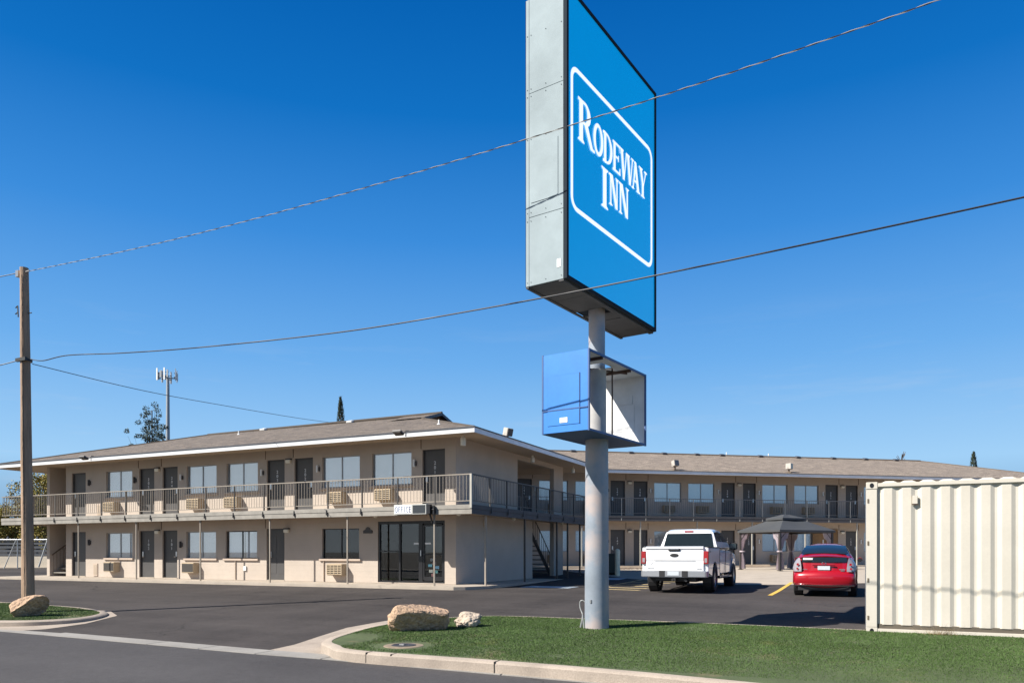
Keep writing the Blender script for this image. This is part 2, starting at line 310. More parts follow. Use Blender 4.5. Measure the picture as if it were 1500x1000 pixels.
def island(pts, gz, nm, cw, aw):
    P = catmull(pts, 5); A = sum(P[i][0]*P[(i+1) % len(P)][1]-P[(i+1) % len(P)][0]*P[i][1] for i in range(len(P)))
    if A < 0: P = P[::-1]
    bm = bmesh.new(); vs = [bm.verts.new((x, y, 0)) for x, y in P]; f = bm.faces.new(vs)
    bmesh.ops.triangulate(bm, faces=[f]); bmesh.ops.subdivide_edges(bm, edges=bm.edges[:], cuts=1)
    for v in bm.verts: v.co.z = gz(v.co.x, v.co.y)
    me = bpy.data.meshes.new(nm); bm.to_mesh(me); bm.free(); me.materials.append(GRASS); o = bpy.data.objects.new(nm, me); COL.objects.link(o); tag(o, kind='structure')
    Q = offs(P, cw); Q2 = offs(P, cw+.03); m = MB(); n = len(P); vs = []
    for p, q, q2 in zip(P, Q, Q2):
        g = gz(*p)+.006; vs += [(p[0], p[1], g-.1), (p[0], p[1], g), (q[0], q[1], g-.005), (q2[0], q2[1], g-.03), (q2[0], q2[1], -.06)]
    fs = []
    for i in range(n):
        j = (i+1) % n
        for k in range(4): fs.append((i*5+k, j*5+k, j*5+k+1, i*5+k+1))
    m.add(vs, fs); o = m.build('kerb', KERB, smooth=40); tag(o, kind='structure')
    return P
PR = island(ISL_R, gz_r, 'lawn_ground', .13, .5)
PL = island(ISL_L, gz_l, 'lawn_ground', .14, .5)
def flatpoly(name, pts, dz, mat, sm=0):
    P = catmull(pts, sm) if sm else pts
    bm = bmesh.new(); f = bm.faces.new([bm.verts.new((x, y, 0)) for x, y in P]); bmesh.ops.triangulate(bm, faces=[f])
    for yy in (9.4, 13, 21, 24.5, 28, 38, 44): bmesh.ops.bisect_plane(bm, geom=bm.verts[:]+bm.edges[:]+bm.faces[:], plane_co=(0, yy, 0), plane_no=(0, 1, 0))
    for v in bm.verts: v.co.z = hz(v.co.y)+dz
    bmesh.ops.recalc_face_normals(bm, faces=bm.faces)
    me = bpy.data.meshes.new(name); bm.to_mesh(me); bm.free()
    if me.polygons[0].normal.z < 0: me.flip_normals()
    me.materials.append(mat); o = bpy.data.objects.new(name, me); COL.objects.link(o); tag(o, kind='structure'); return o
flatpoly('kerb_apron', [(-6.4, 9.36), (-8.75, 9.36), (-8.75, 10.0), (-9.0, 11.0), (-9.25, 12.1), (-9.15, 13.3), (-8.5, 13.9), (-7.4, 14.3), (-7.9, 12.5), (-7.5, 10.2)], .005, KERB)
flatpoly('kerb_apron', [(-60, 9.38), (-15.6, 9.38), (-15.15, 9.9), (-15.2, 10.8), (-15.9, 12.1), (-17.0, 12.75), (-18.6, 12.95), (-17.5, 11.5), (-18, 10.2), (-60, 10.2)], .005, KERB)
# kerb joints and cracks (dark gaps standing a hair proud of the kerb)
m = MB()
for x, yy in ((-6.45, 8.862), (-6.02, 8.853), (-4.38, 8.823)):
    m.box(x, x+.013, yy, yy+.16, .012, .1625)
tag(m.build('kerb_joints', M('joint_dark', (.03, .026, .022), .9)), kind='structure')
# concrete walkway/pad in front of the right wing
def rwp(s, off, z): return (-12.80+.803*s+.596*off, 42.03+.596*s-.803*off, z)
flatpoly('concrete_pad', [(-8.7, 30.2), (-6.6, 28.6), (-4.5, 27.4), (-2.1, 28.1), (0, 29.7), (6, 34), rwp(26, 12, 0)[:2], rwp(26, 1.61, 0)[:2], rwp(-4.2, 1.61, 0)[:2], rwp(-4.2, 5, 0)[:2]], .004, CONC)
JD = M('joint_line', (.10, .085, .07), .9)
YEL = M('yellow_paint', (.62, .40, .07), .7, var=.2, vs=6)
YEL2 = M('faded_yellow_paint', (.40, .31, .15), .8, var=.3, vs=5)
def line(name, a, b, w, mat, dz=.007):
    a = Vector(a); b = Vector(b); d = (b-a).normalized(); nn = Vector((-d.y, d.x))*w/2; m = MB(); vs = []; fs = []; n = 6
    for k in range(n+1):
        p = a+(b-a)*k/n
        for q in (p-nn, p+nn): vs.append((q.x, q.y, hz(q.y)+dz))
    for k in range(n): fs.append((2*k, 2*k+1, 2*k+3, 2*k+2))
    m.add(vs, fs); o = m.build(name, mat); tag(o, kind='structure'); return o
line('parking_line', (-2.35, 22.2), (-2.35, 29.5), .13, YEL)
line('parking_line', (-8.05, 23.2), (-8.05, 30.0), .12, YEL2)
for k in range(6): line('hatch_line', (-8.0, 23.6+k*1.05), (-6.4, 23.3+k*1.05), .26, YEL2)
BLUEP = M('blue_paint', (.36, .42, .48), .7, var=.25, vs=4); WHP = M('white_road_paint', (.6, .66, .7), .7, var=.2, vs=4)
flatpoly('accessible_bay_marking', [(-10.7, 23.5), (-8.9, 23.5), (-8.9, 24.6), (-10.7, 24.6)], .005, BLUEP)
flatpoly('accessible_bay_marking', [(-10.5, 23.75), (-9.1, 23.75), (-9.2, 24.25), (-10.4, 24.25)], .008, WHP)
flatpoly('accessible_bay_marking', [(-10.3, 29.2), (-8.9, 29.2), (-8.9, 30.6), (-10.3, 30.6)], .005, BLUEP)

# grass blades (uncountable)
def name_edge(x, y):
    if x > -9: return min(y-(9.02-max(0, x+5)*.1), math.hypot(x+7.7, (y-9.9)*.6)-.45 if x < -6.4 else 9, (math.hypot(x+6.36, y-9.72)-.40)*1.2)
    return min(y-9.8, math.hypot(x+15.8, y-11)-.2)
def blades(name, poly, gz, n, seed, bx):
    rnd = random.Random(seed); V = []; F = []; cnt = 0
    xs = [p[0] for p in poly]
    def inside(x, y):
        c = False; j = len(poly)-1
        for i in range(len(poly)):
            if (poly[i][1] > y) != (poly[j][1] > y) and x < (poly[j][0]-poly[i][0])*(y-poly[i][1])/(poly[j][1]-poly[i][1])+poly[i][0]: c = not c
            j = i
        return c
    while cnt < n:
        x = rnd.uniform(bx[0], bx[1]); y = rnd.uniform(bx[2], bx[3])
        if not inside(x, y): continue
        e = noise.noise(Vector((x*1.3, y*1.3, 0)))
        if rnd.random() < -.1-e*.9: continue
        if name_edge(x, y) < rnd.uniform(.0, .22): continue
        z = gz(x, y); t = rnd.uniform(0, 6.283); h = rnd.uniform(.008, .021); wd = .005; lx = rnd.uniform(-.012, .012); ly = rnd.uniform(-.012, .012)
        o = len(V); V += [(x-wd*math.cos(t), y-wd*math.sin(t), z), (x+wd*math.cos(t), y+wd*math.sin(t), z), (x+lx, y+ly, z+h)]; F.append((o, o+1, o+2)); cnt += 1
    m = MB(); m.v = V; m.f = F
    o = m.build(name, BLADE, recalc=False); return tag(o, kind='stuff')
BLADE = M('grass_blade', (.068, .114, .035), .9, var=.22, vs=1.2, fine=.3, fs=90, spec=.1); dryspots(BLADE, (.13, .125, .04), .8, .58, .80)
tag(blades('grass', PR, gz_r, 230000, 1, (-8.3, 3.5, 9.0, 14.4)), 'short green lawn on the island under the tall sign', 'grass')
tag(blades('grass', PL, gz_l, 40000, 2, (-22, -15.7, 9.7, 13.3)), 'short green lawn on the island by the utility pole', 'grass')
# ================================================================ MOTEL
def gridwall(m, x0, x1, z0, z1, ops, y=0, t=.2, ax='x'):
    xs = sorted({x0, x1, *[o[0] for o in ops], *[o[1] for o in ops]}); zs = sorted({z0, z1, *[o[2] for o in ops], *[o[3] for o in ops]})
    xs = [v for v in xs if x0 <= v <= x1]; zs = [v for v in zs if z0 <= v <= z1]
    nx, nz = len(xs)-1, len(zs)-1
    def solid(i, k):
        if i < 0 or k < 0 or i >= nx or k >= nz: return False
        cx = (xs[i]+xs[i+1])/2; cz = (zs[k]+zs[k+1])/2
        return not any(o[0] < cx < o[1] and o[2] < cz < o[3] for o in ops)
    def P(a, b, c): return (a, b, c) if ax == 'x' else (b, a, c)
    def q(*p): m.add([P(*v) for v in p], [(0, 1, 2, 3)])
    for i in range(nx):
        for k in range(nz):
            if not solid(i, k): continue
            a, b, c, d = xs[i], xs[i+1], zs[k], zs[k+1]
            q((a, y, c), (b, y, c), (b, y, d), (a, y, d)); q((a, y+t, c), (a, y+t, d), (b, y+t, d), (b, y+t, c))
            if not solid(i-1, k): q((a, y, c), (a, y, d), (a, y+t, d), (a, y+t, c))
            if not solid(i+1, k): q((b, y, c), (b, y+t, c), (b, y+t, d), (b, y, d))
            if not solid(i, k-1): q((a, y, c), (a, y+t, c), (b, y+t, c), (b, y, c))
            if not solid(i, k+1): q((a, y, d), (b, y, d), (b, y+t, d), (a, y+t, d))
def weld(o):
    bm = bmesh.new(); bm.from_mesh(o.data); bmesh.ops.remove_doubles(bm, verts=bm.verts, dist=.0005); bmesh.ops.recalc_face_normals(bm, faces=bm.faces); bm.to_mesh(o.data); bm.free(); return o
def text_mesh(body, size, mat, name, parent, loc, rot, ext=.004, cx=True, sp=1.0, ls=.95):
    c = bpy.data.curves.new('t', 'FONT'); c.body = body; c.size = size; c.extrude = ext; c.space_character = sp; c.space_line = ls; c.resolution_u = 3
    if cx: c.align_x = 'CENTER'
    t = bpy.data.objects.new('t', c); COL.objects.link(t); bpy.context.view_layer.update()
    me = bpy.data.meshes.new_from_object(t.evaluated_get(bpy.context.evaluated_depsgraph_get())); bpy.data.objects.remove(t)
    me.materials.clear(); me.materials.append(mat); me.name = name
    o = bpy.data.objects.new(name, me); COL.objects.link(o); o.parent = parent; o.location = loc; o.rotation_euler = rot; return o
def mk_door(root, x0, x1, z0, z1, num=None, flip=False, panel=False, lock=True, bigcut=0):
    m = MB(); m.box(x0+.045, x1-.045, .10, .145, z0+.02, z1-.05)
    if panel:
        for (a, b) in ((.12, .42), (.50, .80)):
            for (c, d) in ((.25, .9), (1.0, 1.75)): m.box(x0+a, x0+b, .094, .102, z0+c, z0+d)
    d = m.build('door', DOOR, root, bevel=.004)
    f = MB(); f.box(x0, x0+.045, .06, .17, z0, z1); f.box(x1-.045, x1, .06, .17, z0, z1); f.box(x0+.045, x1-.045, .06, .17, z1-.05, z1); f.build('door_frame', DFRAME, d)
    s = MB(); s.box(x0, x1, -.02, .17, z0-.02, z0+.018); s.build('threshold', CONC, d)
    hx = x0+.14 if not flip else x1-.14
    if lock:
        h = MB(); h.box(hx-.035, hx+.035, .068, .10, z0+.92, z0+1.12); h.tube([(hx, .08, z0+.9), (hx, .04, z0+.9), (hx+(.1 if not flip else -.1), .04, z0+.9)], .012, 6); h.build('door_handle', CHROME, d)
    if num: text_mesh('\n'.join(num), .17, NUM, 'door_number', d, ((x0+x1)/2, .098, z0+1.52), (R(90), 0, 0), .003)
    return d
def mk_window(root, x0, x1, z0, z1, dark=False, sill=True, gap=False, frame=ALU):
    m = MB(); t = .035
    m.box(x0, x1, .08, .13, z0, z0+t); m.box(x0, x1, .08, .13, z1-t, z1); m.box(x0, x0+t, .08, .13, z0+t, z1-t); m.box(x1-t, x1, .08, .13, z0+t, z1-t)
    xm = (x0+x1)/2; m.box(xm-.02, xm+.02, .075, .125, z0+t, z1-t)
    o = m.build('window', frame, root)
    g = MB(); g.box(x0+t, xm-.02, .10, .106, z0+t, z1-t); g.box(xm+.02, x1-t, .094, .100, z0+t, z1-t); g.build('pane', GLASSD if dark else GLASS, o)
    if not dark:
        b = MB()
        if gap:  # vertical blinds, hanging unevenly
            k = x0+.03
            while k < x1-.1:
                s = random.uniform(-.02, .02); zl = z0+.04
                if abs(k-xm) > .07: b.add([(k, .17, zl), (k+.085, .19+s, zl), (k+.085, .19+s, z1), (k, .17, z1)], [(0, 1, 2, 3)])
                k += .08
        else:
            for (a, c) in ((x0+.01, xm-.008), (xm+.008, x1-.01)):
                n = int((z1-z0)/.05)
                for j in range(n):
                    z = z0+.02+j*.05; b.add([(a, .145, z), (c, .145, z), (c, .125, z+.047), (a, .125, z+.047)], [(0, 1, 2, 3)])
        b.build('blind', BLINDS[(int(abs(x0)*7.3+z0*3)) % 4], o)
    if sill:
        s = MB(); s.box(x0-.1, x1+.1, -.07, .075, z0-.085, z0-.003); s.build('sill', TRIM, o, bevel=.008)
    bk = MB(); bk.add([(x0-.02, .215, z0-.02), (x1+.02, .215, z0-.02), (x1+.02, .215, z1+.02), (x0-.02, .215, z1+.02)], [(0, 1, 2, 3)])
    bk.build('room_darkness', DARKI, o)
    return o
def mk_ac(root, xc, z0, dark=False):
    m = MB(); w2, h, d = .34, .42, .30
    m.box(xc-w2, xc+w2, -d, .02, z0, z0+h); o = m.build('air_conditioner', ACM, root, bevel=.015)
    g = MB(); g.box(xc-w2+.03, xc+w2-.03, -d-.006, -d+.002, z0+.04, z0+h-.04); b = g.build('grille', ACD, o)
    if not dark:
        l = MB()
        for k in range(6): l.box(xc-w2+.02, xc+w2-.02, -d-.022, -d-.004, z0+.035+k*.066, z0+.062+k*.066)
        for k in (-.17, 0, .17): l.box(xc+k-.012, xc+k+.012, -d-.026, -d-.006, z0+.03, z0+h-.03)
        for k in (-w2+.012, w2-.012): l.box(xc+k-.012, xc+k+.012, -d-.024, -d-.003, z0+.02, z0+h-.02)
        l.build('louvre', ACM, o)
    else:
        l = MB(); 
        for k in range(9): l.box(xc-w2+.035, xc+w2-.035, -d-.012, -d-.005, z0+.05+k*.038, z0+.062+k*.038)
        l.build('louvre', M('dark_louvre', (.09, .08, .07), .6), o)
    return o
def mk_wlamp(root, x, z):
    m = MB(); m.box(x-.13, x+.13, -.11, 0, z+.04, z+.09); o = m.build('wall_lamp', DFRAME, root, bevel=.01)
    g = MB(); g.box(x-.12, x+.12, -.115, -.005, z-.085, z+.038); g.build('lamp_lens', LAMPG, o, bevel=.02)
def mk_mailbox(root, x, z, c=WHT):
    m = MB(); m.box(x-.05, x+.02, -.09, 0, z, z+.26); o = m.build('entry_light', c, root, bevel=.01)
    m = MB(); m.box(x+.022, x+.08, -.05, 0, z+.04, z+.2); m.build('light_back', DFRAME, o)
def mk_flood(root, x, y, z, az=0, tilt=R(20), sc=1.0):
    T = Matrix.Translation((x, y, z)) @ Matrix.Rotation(az, 4, 'Z') @ Matrix.Scale(sc, 4)
    b = MB(); b.T = T; b.box(-.18, .18, -.18, .18, -.03, .02); b.tube([(0, 0, 0), (0, 0, .2)], .05, 8); b.tube([(-.14, 0, .3), (-.14, 0, .22), (0, 0, .17), (.14, 0, .22), (.14, 0, .3)], .02, 6)
    o = b.build('floodlight', DARKTRIM, root)
    h = MB(); h.T = T @ Matrix.Translation((0, 0, .36)) @ Matrix.Rotation(-tilt, 4, 'X')
    h.prism([(-.17, -.17), (.17, -.17), (.13, .15), (-.13, .15)], -.17, .17, 'z'); h.build('lamp_head', M('flood_shell', (.45, .42, .38), .5), o, bevel=.015)
    g = MB(); g.T = h.T; g.box(-.15, .15, -.185, -.172, -.15, .15); g.build('lamp_glass', M('flood_glass', (.10, .10, .10), .15), o)
def railing(root, path, z, posts, postmat, railmat, step=.125, h=1.0, brk=True, skipmid=False):
    m = MB()
    for (a, b) in zip(path, path[1:]):
        a = Vector(a); b = Vector(b); L = (b-a).length; d = (b-a)/L; n = Vector((-d.y, d.x))
        def bar(z0, z1, w):
            c = [a-n*w, b-n*w, b+n*w, a+n*w]; m.add([(p.x, p.y, z0) for p in c]+[(p.x, p.y, z1) for p in c], [(0, 3, 2, 1), (4, 5, 6, 7), (0, 1, 5, 4), (1, 2, 6, 5), (2, 3, 7, 6), (3, 0, 4, 7)])
        bar(z+h-.03, z+h+.005, .022); bar(z+.12, z+.145, .014)
        k = step/2; 
        while k < L:
            p = a+d*k; w = .0062; m.box(p.x-w, p.x+w, p.y-w, p.y+w, z+.145, z+h-.03); k += step
    o = m.build('railing', railmat, root)
    for (x, y, dx, dy) in posts:
        m = MB(); w = .022; m.box(x-w, x+w, y-w, y+w, z-.27, z+h-.032)
        if brk:
            X = x-dx*.09; Y = y-dy*.09
            m.box(min(x-.03, X), max(x+.03, X), min(y-.03, Y), max(y+.03, Y), z-.24, z-.17)
            c = (x+dx*.045+dy*.035, y+dy*.045+dx*.035); m.tube([(c[0], c[1], z-.22), (c[0], c[1], z-.03)], [.03, .012], 6)
        m.build('railing_post', postmat, o)
    return o
def hip_roof(root, x0, x1, y0, y1, ze, zr, mat, fasc, gab=0, gabL=0, fascE=None):
    ym = (y0+y1)/2; hw = (y1-y0)/2; r0, r1 = x0+hw, x1-hw; sl = math.hypot(1, (zr-ze)/hw)
    me = bpy.data.meshes.new('roof'); bm = bmesh.new(); uvl = bm.loops.layers.uv.new('UVMap')
    def face(pts, uf):
        f = bm.faces.new([bm.verts.new(p) for p in pts])
        for l in f.loops: l[uvl].uv = uf(l.vert.co)
    face([(x0, y0, ze), (x1, y0, ze), (r1, ym, zr), (r0, ym, zr)], lambda p: (p.x, (p.y-y0)*sl))
    face([(x1, y1, ze), (x0, y1, ze), (r0, ym, zr), (r1, ym, zr)], lambda p: (p.x+5, (y1-p.y)*sl))
    face([(x1, y0, ze), (x1, y1, ze), (r1, ym, zr)], lambda p: (p.y+3, (x1-p.x)*sl))
    face([(x0, y1, ze), (x0, y0, ze), (r0, ym, zr)], lambda p: (p.y+8, (p.x-x0)*sl))
    if gab:  # dutch gable: the ridge runs on past the hip and ends in a small gable
        s = (zr-ze)/hw; g = gab; e = .25
        for sg in (-1, 1):
            face([(r1-.3, ym, zr+.05), (r1+g+e, ym, zr+.05), (r1+g+e, ym+sg*(g+.15), zr+.05-s*(g+.15)), (r1-.3, ym+sg*(g+.15), zr+.05-s*(g+.15))][::sg], lambda p: (p.x, abs(p.y-ym)*sl+2))
    bm.normal_update(); bm.to_mesh(me); bm.free(); me.materials.append(mat); ro = bpy.data.objects.new('roof', me); COL.objects.link(ro); ro.parent = root
    if gab:
        m = MB(); X = r1+gab; m.add([(X, ym-gab, zr-s*gab), (X, ym+gab, zr-s*gab), (X, ym, zr+.03)], [(0, 1, 2)]); m.build('gable_end', M('gable_brown', (.16, .08, .045), .8, var=.25, vs=3), ro)
        m = MB()
        for sg in (-1, 1):
            X2 = X+.26; m.add([(X2, ym, zr+.07), (X2, ym+sg*(gab+.16), zr+.07-s*(gab+.16)), (X2, ym+sg*(gab+.16), zr-.05-s*(gab+.16)), (X2, ym, zr-.05)], [(0, 1, 2, 3)])
        m.build('barge_board', DRIP, ro)
    # ridge caps
    m = MB(); m.tube([(r0, ym, zr+.005), (r1+(gab+.25 if gab else 0), ym, zr+.005+(.05 if gab else 0))], .07, 8)
    for (rx, ex, ey) in ((r1, x1, y0), (r1, x1, y1), (r0, x0, y0), (r0, x0, y1)): m.tube([(rx, ym, zr+.0), (ex, ey, ze+.0)], .05, 6)
    m.build('ridge_cap', mat, ro)
    fh = .17; f = MB(); f2 = MB(); d = MB(); t = .025
    f.box(x0, x1, y0-t, y0, ze-fh, ze-.012); f.build('fascia', fasc, ro); f = MB(); f.box(x0, x1, y1, y1+t, ze-fh, ze-.012)
    f2.box(x1, x1+t, y0-t, y1+t, ze-fh, ze-.012); f2.build('fascia', fascE or fasc, ro); f2 = MB(); f2.box(x0-t, x0, y0-t, y1+t, ze-fh, ze-.012)
    d.box(x0-t-.03, x1+t+.03, y0-t-.03, y0+.05, ze-.01, ze+.022); d.box(x0-t-.03, x1+t+.03, y1-.05, y1+t+.03, ze-.01, ze+.022)
    d.box(x0-t-.03, x0+.05, y0+.05, y1-.05, ze-.01, ze+.022); d.box(x1-.05, x1+t+.03, y0+.05, y1-.05, ze-.01, ze+.022)
    f.build('fascia', fasc, ro); f2.build('fascia', fascE or fasc, ro); d.build('drip_edge', DRIP, ro)
    return ro
def soffit(root, x0, x1, y0, y1, wx0, wx1, wy0, wy1, ze, rise):
    m = MB(); a = [(x0, y0, ze), (x1, y0, ze), (x1, y1, ze), (x0, y1, ze)]; b = [(wx0, wy0, ze+rise), (wx1, wy0, ze+rise), (wx1, wy1, ze+rise), (wx0, wy1, ze+rise)]
    for i in range(4):
        j = (i+1) % 4; m.add([a[i], a[j], b[j], b[i]], [(0, 1, 2, 3)])
    m.add(b, [(0, 1, 2, 3)]); m.build('soffit', SOFF, root)

# ---- left wing: local frame x=u+12.67, y=v-22.6, z=Z-.48
L = empty('motel_building', (-12.67, 22.6, .48), 0, 'two storey beige motel wing with the office at its near end and white roof edge', 'motel', 'motel wings')
X = lambda u: u+12.67
F2 = 2.64  # upper floor level in local z
WT = 5.12
lo, up = 0.03, F2+.03
ops = []
drs = [(X(-32.74), X(-31.78), 0, None), (X(-28.31), X(-27.39), 0, '102'), (X(-26.90), X(-26.02), 0, '101'), (X(-21.15), X(-20.25), 0, 'P')]
dru = [(X(-32.74), X(-31.78), 1, None), (X(-28.31), X(-27.39), 1, '205'), (X(-26.90), X(-26.0), 1, '204'), (X(-21.14), X(-20.24), 1, '203'), (X(-19.76), X(-18.86), 1, '202'), (X(-14.02), X(-13.10), 1, '201')]
wlo = [(X(-30.42), X(-28.75)), (X(-25.5), X(-23.83)), (X(-23.30), X(-21.64))]
wup = [(X(-30.42), X(-28.75)), (X(-25.48), X(-23.8)), (X(-23.25), X(-21.6)), (X(-18.42), X(-16.7)), (X(-16.15), X(-14.47))]
big = (X(-18.43), X(-16.73), .87, 1.99)
off = (X(-15.9), X(-13.11), .03, 2.22)
for (a, b, k, n) in drs: ops.append((a, b, .02, 2.03))
for (a, b, k, n) in dru: ops.append((a, b, F2+.02, F2+2.07))
for (a, b) in wlo: ops.append((a, b, .86, 1.96))
for (a, b) in wup: ops.append((a, b, 3.52, 4.68))
ops += [big, off]
m = MB(); X0 = X(-33.14)
gridwall(m, X0, 0, 0, WT, ops)
# end wall (u=-12.67) with the stair bay opening lower + upper
eops = [(6.62, 9.06, 0, 2.5), (5.1, 9.06, F2, 4.88)]
m2 = MB(); gridwall(m2, .2, 10.2, 0, WT, eops, y=0, t=-.2, ax='y'); m.add(m2.v, m2.f)
m.box(-20.47, -3.6, 5.0, 5.2, 0, WT); m.box(-3.8, -.2, 4.9, 5.1, 0, WT) # cross walls
m.box(-3.8, -3.6, 5.2, 10.2, 0, WT)
m.box(-20.47, -3.8, 10.0, 10.2, 0, WT)
m.box(-20.47, -20.27, .2, 5.0, 0, WT); m.box(-20.47, -20.27, 5.2, 10, 0, WT)
# pier wall at the far stair
m.box(X(-34.5), X(-34.3), 0, 4.0, 0, WT)
wl = m.build('wall', WALL, L); weld(wl)
# vertical seams above/beside the doors
for u in (-28.36, -26.95, -21.2, -19.81, -14.07): m = MB(); m.box(X(u)-.012, X(u)+.012, -.012, 0, F2+2.1, WT+.03); m.build('wall_seam', DARKTRIM, L)
for u in (-28.36, -26.95, -21.2): m = MB(); m.box(X(u)-.012, X(u)+.012, -.012, 0, 2.05, 2.4); m.build('wall_seam', DARKTRIM, L)
for (a, b, k, n) in drs: mk_door(L, a, b, .02, 2.03, None if n in (None, 'P') else n, flip=(n == '101'), panel=(n == 'P'))
for (a, b, k, n) in dru: mk_door(L, a, b, F2+.02, F2+2.07, n, flip=n in ('204', '202'))
for i, (a, b) in enumerate(wlo): mk_window(L, a, b, .86, 1.96, gap=(i == 2), frame=ALU if i < 2 else BLK)
for i, (a, b) in enumerate(wup): mk_window(L, a, b, 3.52, 4.68)
mk_window(L, *big, dark=True, frame=BLK)
for (u, z, dk) in ((-29.87, .26, 1), (-25.1, .26, 1), (-17.62, .26, 0), (-29.87, 2.88, 0), (-24.82, 2.88, 0), (-22.75, 2.88, 0), (-17.64, 2.92, 0), (-15.5, 2.95, 0)): mk_ac(L, X(u), z, bool(dk))
for (u, z) in ((-27.15, 1.98), (-20.1, 1.95), (-27.15, 4.62), (-20.0, 4.62)): mk_wlamp(L, X(u), z)
for (u, z) in ((-25.75, 4.1), (-18.6, 4.12), (-14.32, 4.12), (-21.35, 4.1)): mk_mailbox(L, X(u), z)
for (u, z) in ((-31.5, 1.42), (-31.5, 4.1), (-25.78, 1.3), (-28.55, 4.1)): mk_mailbox(L, X(u), z, DFRAME)
for (u, z) in ((-31.1, .05), (-30.85, F2+.05)):
    m = MB(); m.box(X(u)-.14, X(u)+.14, -.03, 0, z, z+.56); o = m.build('wall_hatch', TRIM, L); m = MB(); m.box(X(u)-.1, X(u)+.1, -.036, -.031, z+.06, z+.5); m.build('hatch_panel', M('hatch_panel', (.36, .29, .22), .7), o)
m = MB(); m.box(X(-22.3), X(-22.18), -.05, 0, .38, .56); m.build('socket_box', WHT, L)
for u, z0, z1 in ((-18.33, .02, .78), (-22.75, .02, .8), (-15.0+.0, 2.3, 2.31)):
    m = MB(); m.tube([(X(u), -.03, z0), (X(u), -.03, z1)], .02, 6); m.build('conduit', TRIM, L)
# arched plaque
m = MB(); pl = [(-.2, 0), (.2, 0), (.2, .1), (.12, .13)]+[(.1*math.cos(t), .13+.1*math.sin(t)) for t in [k*math.pi/8 for k in range(9)]]+[(-.12, .13), (-.2, .1)]
m.prism([(X(-16.33)+a, 1.8+b) for a, b in pl], -.03, 0, 'y'); m.build('plaque', DFRAME, L)
# office storefront
def storefront():
    a, b, z0, z1 = off; m = MB(); t = .07; y0, y1 = .03, .13
    xs = [a, X(-14.98), X(-14.09), b]
    m.box(a, b, y0, y1, z1-.1, z1); m.box(a, b, y0, y1, z0, z0+.06)
    for x in (a, xs[1]-.04, xs[2]-.1, b-t): m.box(x, x+(t if x != xs[2]-.1 else .16), y0+.002, y1-.002, z0+.06, z1-.1)
    m.box(a+t, a+t+.06, .2, .5, z0+.06, z1-.1)
    m.box(a+t, xs[1]-.04, y0+.006, y1-.006, z0+1.10, z0+1.145)
    m.box(xs[2]+.06, b-t, y0+.006, y1-.006, z0+.98, z0+1.03); m.box(xs[2]+.06, xs[2]+.13, y0+.02, y1-.03, z0+.1, z1-.16); m.box(b-t-.07, b-t, y0+.02, y1-.03, z0+.1, z1-.16); m.box(xs[2]+.13, b-t-.07, y0+.02, y1-.03, z1-.2, z1-.12); m.box(xs[2]+.13, b-t-.07, y0+.02, y1-.03, z0+.08, z0+.22)
    o = m.build('storefront', BLK, L)
    g = MB()
    g.box(a+t, xs[1]-.04, .075, .081, z0+.06, z0+1.10); g.box(a+t, xs[1]-.04, .075, .081, z0+1.145, z1-.1); g.box(xs[1]+.03, xs[2]-.1, .077, .083, z0+.06, z1-.1)
    g.box(xs[2]+.13, b-t-.07, .079, .085, z0+.22, z0+.98); g.box(xs[2]+.13, b-t-.07, .079, .085, z0+1.03, z1-.2); g.build('pane', GLASSD, o)
    n = MB(); n.box(xs[2]-.32, xs[2]-.1, .066, .072, z0+1.36, z0+1.42); n.build('door_sticker', WHT, o); n = MB(); n.box(xs[2]+.14, xs[2]+.38, .066, .072, z0+1.36, z0+1.42); n.build('door_sticker', WHT, o)
    n = MB(); n.box(xs[2]+.0, xs[2]+.03, -.02, .03, z0+.95, z0+1.15); n.build('door_handle', CHROME, o)
    for k, (cx, cz, col) in enumerate(((.22, .62, (.1, .3, .4)), (.38, .7, (.5, .3, .3)), (.3, .82, (.6, .6, .6)), (.5, .55, (.1, .25, .4)), (.25, .42, (.6, .55, .5)), (.45, .4, (.15, .35, .35)), (.35, .28, (.5, .2, .2)))):
        n = MB(); n.box(xs[2]+.13+cx-.09, xs[2]+.13+cx+.07, .088, .09, z0+cz-.05, z0+cz+.05); n.build('brochure', M('brochure', col, .6, var=.3, vs=20), o)
    # room behind
    r = MB(); r.add([(-7, .2, .0), (-.2, .2, .0), (-.2, 4.9, .0), (-7, 4.9, .0)], [(0, 1, 2, 3)]); r.build('office_floor', M('office_floor', (.22, .20, .18), .3), L)
    r = MB(); r.add([(-7, 4.89, 0), (-.21, 4.89, 0), (-.21, 4.89, 2.5), (-7, 4.89, 2.5)], [(0, 1, 2, 3)]); r.add([(-.21, .21, 0), (-.21, 4.89, 0), (-.21, 4.89, 2.5), (-.21, .21, 2.5)], [(0, 1, 2, 3)]); r.add([(-7, .21, 0), (-7, 4.89, 0), (-7, 4.89, 2.5), (-7, .21, 2.5)], [(0, 1, 2, 3)]); r.add([(-7, .21, 2.5), (-.2, .21, 2.5), (-.2, 4.89, 2.5), (-7, 4.89, 2.5)], [(0, 1, 2, 3)]); r.build('office_wall', INTW, L)
    r = MB(); r.box(-3.4, -2.35, 1.5, 1.6, 0, 2.15); r.build('partition', DARKI, L); r = MB(); r.box(-2.6, -1.2, 2.6, 3.2, 0, 1.05); r.build('office_counter', DARKI, L, bevel=.01); r = MB(); r.box(-5.5, -4.4, 3.0, 4.6, 0, 1.6); r.build('office_counter', DARKI, L, bevel=.01)
storefront()
